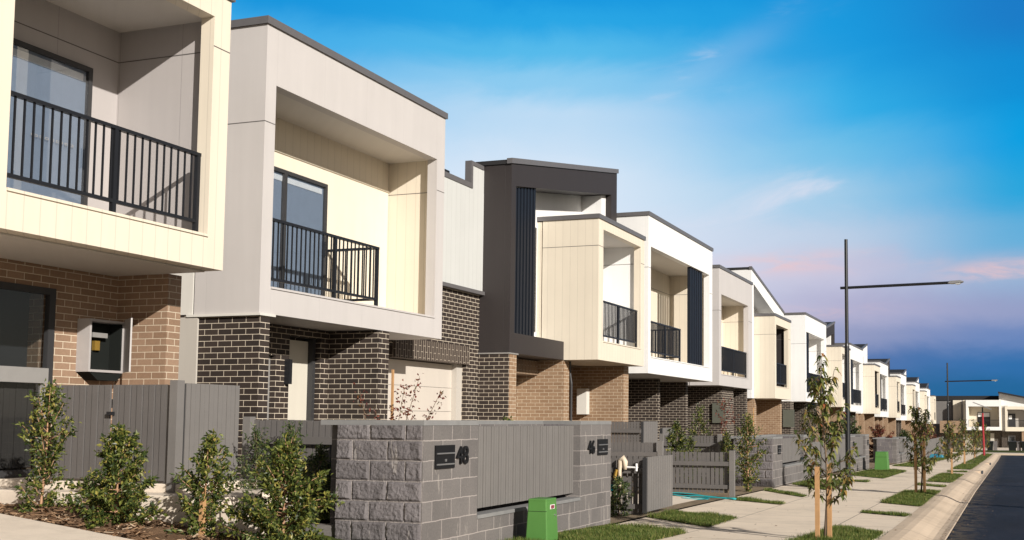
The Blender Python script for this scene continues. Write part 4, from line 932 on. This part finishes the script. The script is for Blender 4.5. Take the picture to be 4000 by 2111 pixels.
# wall-mounted meter cabinets etc on far houses stay with their houses; white tap box by the third house
tag(MB().box(-7.5,-7.2,30.9,31.1,.62,.95).build('meter_cabinet',M['meter'],bevel=.01),'small white cabinet on a post behind the long picket fence','cabinet')
tag(MB().tube([(-6.6,29.4,-.1),(-6.6,29.4,1.75)],.018,6).build('garden_stake',M['timber']),'thin tall timber stake in front of the green meter box','stake')
# ------------------------------------------------------------ street lamps and pole
def lamp(x,y,label,h=6.85,arm=5.5,reach=3.15,sgn=1,k=1):
    z=zg(y); t=thing('street_lamp',(x,y,z),label,'street lamp')
    MB().tube([(x,y,z-.1),(x,y,z+.25),(x,y,z+.26),(x,y,z+h*.55),(x,y,z+h*.56),(x,y,z+h)],[.085*k,.085*k,.075*k,.07*k,.055*k,.05*k],12).build('pole',M['black'],t,smooth=False)
    MB().tube([(x-.18*sgn,y,z+arm-.02),(x+(reach-.40)*sgn,y,z+arm+.03)],.042,8).build('arm',M['black'],t)
    hd=MB(); hx=x+(reach-.46)*sgn
    hd.prism([(hx,z+arm+.005),(hx+.14*sgn,z+arm-.01),(hx+.42*sgn,z+arm+.02),(hx+.46*sgn,z+arm+.05),(hx+.36*sgn,z+arm+.085),(hx+.06*sgn,z+arm+.075)],y-.10,y+.10,'y')
    l=hd.build('lamp_head',M['lamp'],t,bevel=.012)
    MB().prism([(hx+.2*sgn,z+arm-.003),(hx+.40*sgn,z+arm+.018),(hx+.34*sgn,z+arm-.02),(hx+.26*sgn,z+arm-.03)],y-.07,y+.07,'y').build('lens',M['lens'],l)
    return t
lamp(-4.60,33.2,'nearer black street lamp with long arm over the footpath, beside the pear tree',h=7.17,arm=5.72,reach=3.38)
lamp(-4.15,80.0,'smaller distant black street lamp in front of the end houses',h=6.6,arm=5.32,reach=3.35)
lamp(7.8,18.6,'unseen lamp across the road, pole thickened to widen its shadow over the gutter',h=6.9,arm=5.5,reach=3.2,sgn=-1,k=2.2)  # unseen lamps stand in for a thicker shadow caster; poles widened
lamp(7.8,28.6,'second unseen lamp across the road, pole thickened for the farther shadow',h=6.9,arm=5.5,reach=3.2,sgn=-1,k=2.2)
def redpole():
    x,y=-2.02,89.4; z=zg(y); t=thing('solar_pole',(x,y,z),'red pole with a tilted solar panel on top, in front of the end houses','pole')
    MB().tube([(x,y,z-.1),(x-.05,y,z+3.3)],[.085,.07],8).build('pole',M['red'],t)
    MB().tube([(x-.05,y,z+3.3),(x-.06,y,z+3.75)],.06,8).build('mast',M['frame'],t)
    MB().prism([(x-.75,z+4.1),(x+.6,z+3.55),(x+.6,z+3.62),(x-.75,z+4.17)],y-.4,y+.4,'y').build('solar_panel',M['lamp'],t)
    MB().box(x-.32,x-.15,y-.2,y-.06,z+2.0,z+2.25).build('control_box',M['blind'],t)
redpole()
tag(MB().prism([(-5.35,-1.05),(-5.25,-.82),(-4.8,-.78),(-4.45,-.88),(-4.4,-1.05)],78.0,78.9,'y').build('tarpaulin',M['tarp'],bevel=.04),'blue plastic bundle on the far lawn between the trees','tarpaulin')
for x0,x1,lab in ((-2.6,-1.9,'dark bin in front of the far white framed house'),(-.35,.5,'wide dark bin at the right edge of the street end'),(1.0,1.8,'dark bin at the far right edge of the street end')):
    t=thing('bin',((x0+x1)/2,128,zg(128)),lab,'bin'); MB().prism([(x0+.06,zg(128)),(x1-.06,zg(128)),(x1,zg(128)+.95),(x0,zg(128)+.95)],127.6,128.4,'y').build('body',M['meter_dark'],t); MB().box(x0-.04,x1+.04,127.55,128.45,zg(128)+.95,zg(128)+1.03).build('lid',M['frame'],t)
for x0,lab in ((-1.9,'grey block pier beside the far dark bin'),(.55,'grey block pier between the two far right bins')):
    tag(MB().box(x0,x0+.4,127.8,128.4,zg(128)-.2,zg(128)+1.0).build('block_pier',M['smooth']),lab,'pier')
# ------------------------------------------------------------ sky and light
EL,AZ=rad(21.8),rad(34.5)
w=bpy.data.worlds.new('World'); sc.world=w; w.use_nodes=True; nt=w.node_tree
for n in list(nt.nodes): nt.nodes.remove(n)
out=nd(nt,'ShaderNodeOutputWorld'); bg=nd(nt,'ShaderNodeBackground'); nt.links.new(bg.outputs[0],out.inputs[0])
sky=nd(nt,'ShaderNodeTexSky',sky_type='NISHITA'); sky.sun_disc=False; sky.sun_elevation=EL
sky.sun_rotation=math.pi/2+AZ     # clockwise from +Y towards +X
hs=nd(nt,'ShaderNodeHueSaturation'); hs.inputs['Saturation'].default_value=.55; nt.links.new(sky.outputs[0],hs.inputs['Color'])
nish=mixc(nt,1.0,hs.outputs[0],(.044,.041,.039),'MULTIPLY')
tc=nd(nt,'ShaderNodeTexCoord'); sp=nd(nt,'ShaderNodeSeparateXYZ'); nt.links.new(tc.outputs['Generated'],sp.inputs[0])
el=mth(nt,'MULTIPLY',mth(nt,'ARCSINE',sp.outputs[2]),180/math.pi); az=mth(nt,'MULTIPLY',mth(nt,'ARCTAN2',sp.outputs[0],sp.outputs[1]),180/math.pi)
cn=noise(nt,2.2,5,.6,comb(nt,mth(nt,'MULTIPLY',az,.055),mth(nt,'MULTIPLY',el,.11)),.6)
elw=mth(nt,'ADD',el,mth(nt,'MULTIPLY',mth(nt,'SUBTRACT',cn,.5),2.2))
fe=mth(nt,'DIVIDE',elw,40.0)
def lin(c): return tuple(((v/255)/12.92 if v<=10 else ((v/255+.055)/1.055)**2.4) for v in c)
def er(st): return ramp(nt,fe,[(max(0,e/40),lin(c)) for e,c in st],'EASE')
A=er([(0,(214,222,240)),(8,(214,228,247)),(13,(200,224,246)),(16,(140,200,240)),(18.5,(70,174,233)),(20.5,(26,150,221)),(30,(16,120,200))])
B=er([(0,(214,212,230)),(6,(222,228,244)),(12,(216,231,247)),(15.5,(188,219,244)),(17.2,(140,203,240)),(18.8,(86,186,235)),(20.3,(42,166,229)),(21.5,(28,154,224)),(30,(18,125,205))])
Cc=er([(0,(36,88,132)),(1.6,(48,106,158)),(3,(88,120,174)),(4.3,(148,156,193)),(5.6,(176,176,207)),(7.6,(196,196,220)),(9.4,(188,206,229)),(11.5,(152,200,231)),(13.6,(108,190,232)),(16,(52,174,231)),(19,(26,154,222)),(30,(16,115,195))])
Dd=er([(0,(34,90,132)),(1.6,(38,104,156)),(2.8,(50,112,172)),(4.2,(108,136,188)),(5.6,(150,160,198)),(7.4,(150,180,214)),(9,(104,176,219)),(11.5,(44,166,221)),(14,(14,159,225)),(17,(20,141,212)),(20,(28,124,200)),(30,(20,100,180))])
def mr(v,a,b):
    n=nd(nt,'ShaderNodeMapRange',interpolation_type='SMOOTHSTEP'); nt.links.new(v,n.inputs[0]); n.inputs[1].default_value=a; n.inputs[2].default_value=b; return n.outputs[0]
art=mixc(nt,mr(az,-38,-24),A,B); art=mixc(nt,mr(az,-23,-6),art,Cc); art=mixc(nt,mr(az,-9,1),art,Dd)
# thin drawn-out cirrus, white high up and pink low down
cv=comb(nt,mth(nt,'ADD',mth(nt,'MULTIPLY',az,.05),mth(nt,'MULTIPLY',el,.02)),mth(nt,'SUBTRACT',mth(nt,'MULTIPLY',el,.19),mth(nt,'MULTIPLY',az,.035)))
c1=noise(nt,2.0,7,.6,cv,.9); cm=mr(c1,.46,.74)
def blob(a0,e0,sa,se,sl=0.0):
    """soft patch of the sky where a wisp hangs"""
    da=mth(nt,'SUBTRACT',az,a0); de=mth(nt,'SUBTRACT',mth(nt,'SUBTRACT',el,e0),mth(nt,'MULTIPLY',da,sl))
    q=mth(nt,'ADD',mth(nt,'POWER',mth(nt,'ABSOLUTE',mth(nt,'DIVIDE',da,sa)),2.0),mth(nt,'POWER',mth(nt,'ABSOLUTE',mth(nt,'DIVIDE',de,se)),2.0))
    return mth(nt,'POWER',2.718,mth(nt,'MULTIPLY',q,-1.0))
wh=None
for bb,kk in (((-14.5,18.4,3.4,.9,.45),1.0),((-10.2,11.6,4.6,1.1,.22),.95),((-16,9.6,4.5,1.3,.15),.6),((-20,15.5,6,1.5,.2),.3)):
    q=mth(nt,'MULTIPLY',blob(*bb),kk); wh=q if wh is None else mth(nt,'MAXIMUM',wh,q)
art=mixc(nt,mth(nt,'MULTIPLY',wh,mth(nt,'ADD',mth(nt,'MULTIPLY',cm,.85),.12)),art,lin((226,226,240)))
pk=None
for bb,kk in (((-10.5,8.1,4.5,.55,.03),.7),((-.2,7.5,2.6,.5,.05),1.0),((-5,7.9,2.2,.3,.02),.4),((-9.5,5.6,3.5,.4,.0),.4)):
    q=mth(nt,'MULTIPLY',blob(*bb),kk); pk=q if pk is None else mth(nt,'MAXIMUM',pk,q)
c2=noise(nt,2.2,6,.6,comb(nt,mth(nt,'MULTIPLY',az,.10),mth(nt,'MULTIPLY',el,.40)),.4)
art=mixc(nt,mth(nt,'MULTIPLY',pk,mth(nt,'ADD',mth(nt,'MULTIPLY',mr(c2,.4,.62),.7),.12)),art,lin((242,198,196)))
mask=mth(nt,'MULTIPLY',mth(nt,'MULTIPLY',mr(az,-66,-48),mth(nt,'SUBTRACT',1.0,mr(az,10,28))),mth(nt,'SUBTRACT',1.0,mr(el,24,34)))
EXPO=.32
artx=mixc(nt,1.0,art,tuple([2**-EXPO]*3),'MULTIPLY')
nt.links.new(mixc(nt,mask,nish,artx),bg.inputs[0]); bg.inputs[1].default_value=1.0
sd=bpy.data.lights.new('sun','SUN'); sd.energy=5.0; sd.angle=rad(.55); sd.color=(1,.94,.855)
so=bpy.data.objects.new('sun',sd); COL.objects.link(so); so.location=(30,-20,40)
tosun=Vector((math.cos(AZ)*math.cos(EL),-math.sin(AZ)*math.cos(EL),math.sin(EL))); so.rotation_euler=tosun.to_track_quat('Z','Y').to_euler()
# ------------------------------------------------------------ camera
th,ph,ro=rad(19.2033403616),rad(4.24003355),rad(.32105058)
f=Vector((-math.sin(th),math.cos(th),0)); r=Vector((math.cos(th),math.sin(th),0)); z=Vector((0,0,1))
f2=f*math.cos(ph)+z*math.sin(ph); u2=f*(-math.sin(ph))+z*math.cos(ph)
r3=r*math.cos(ro)+u2*math.sin(ro); u3=r*(-math.sin(ro))+u2*math.cos(ro)
cd=bpy.data.cameras.new('camera'); cd.lens=38.7; cd.sensor_width=36; cd.shift_x=-.1125; cd.shift_y=.06682; cd.clip_end=3000
co=bpy.data.objects.new('camera',cd); COL.objects.link(co)
m=Matrix((r3,u3,-f2)).transposed().to_4x4(); m.translation=Vector((0,0,1.4)); co.matrix_world=m
sc.camera=co
vs=sc.view_settings; vs.view_transform='Standard'; vs.look='None'; vs.exposure=EXPO; vs.gamma=1
sc.render.engine='CYCLES'
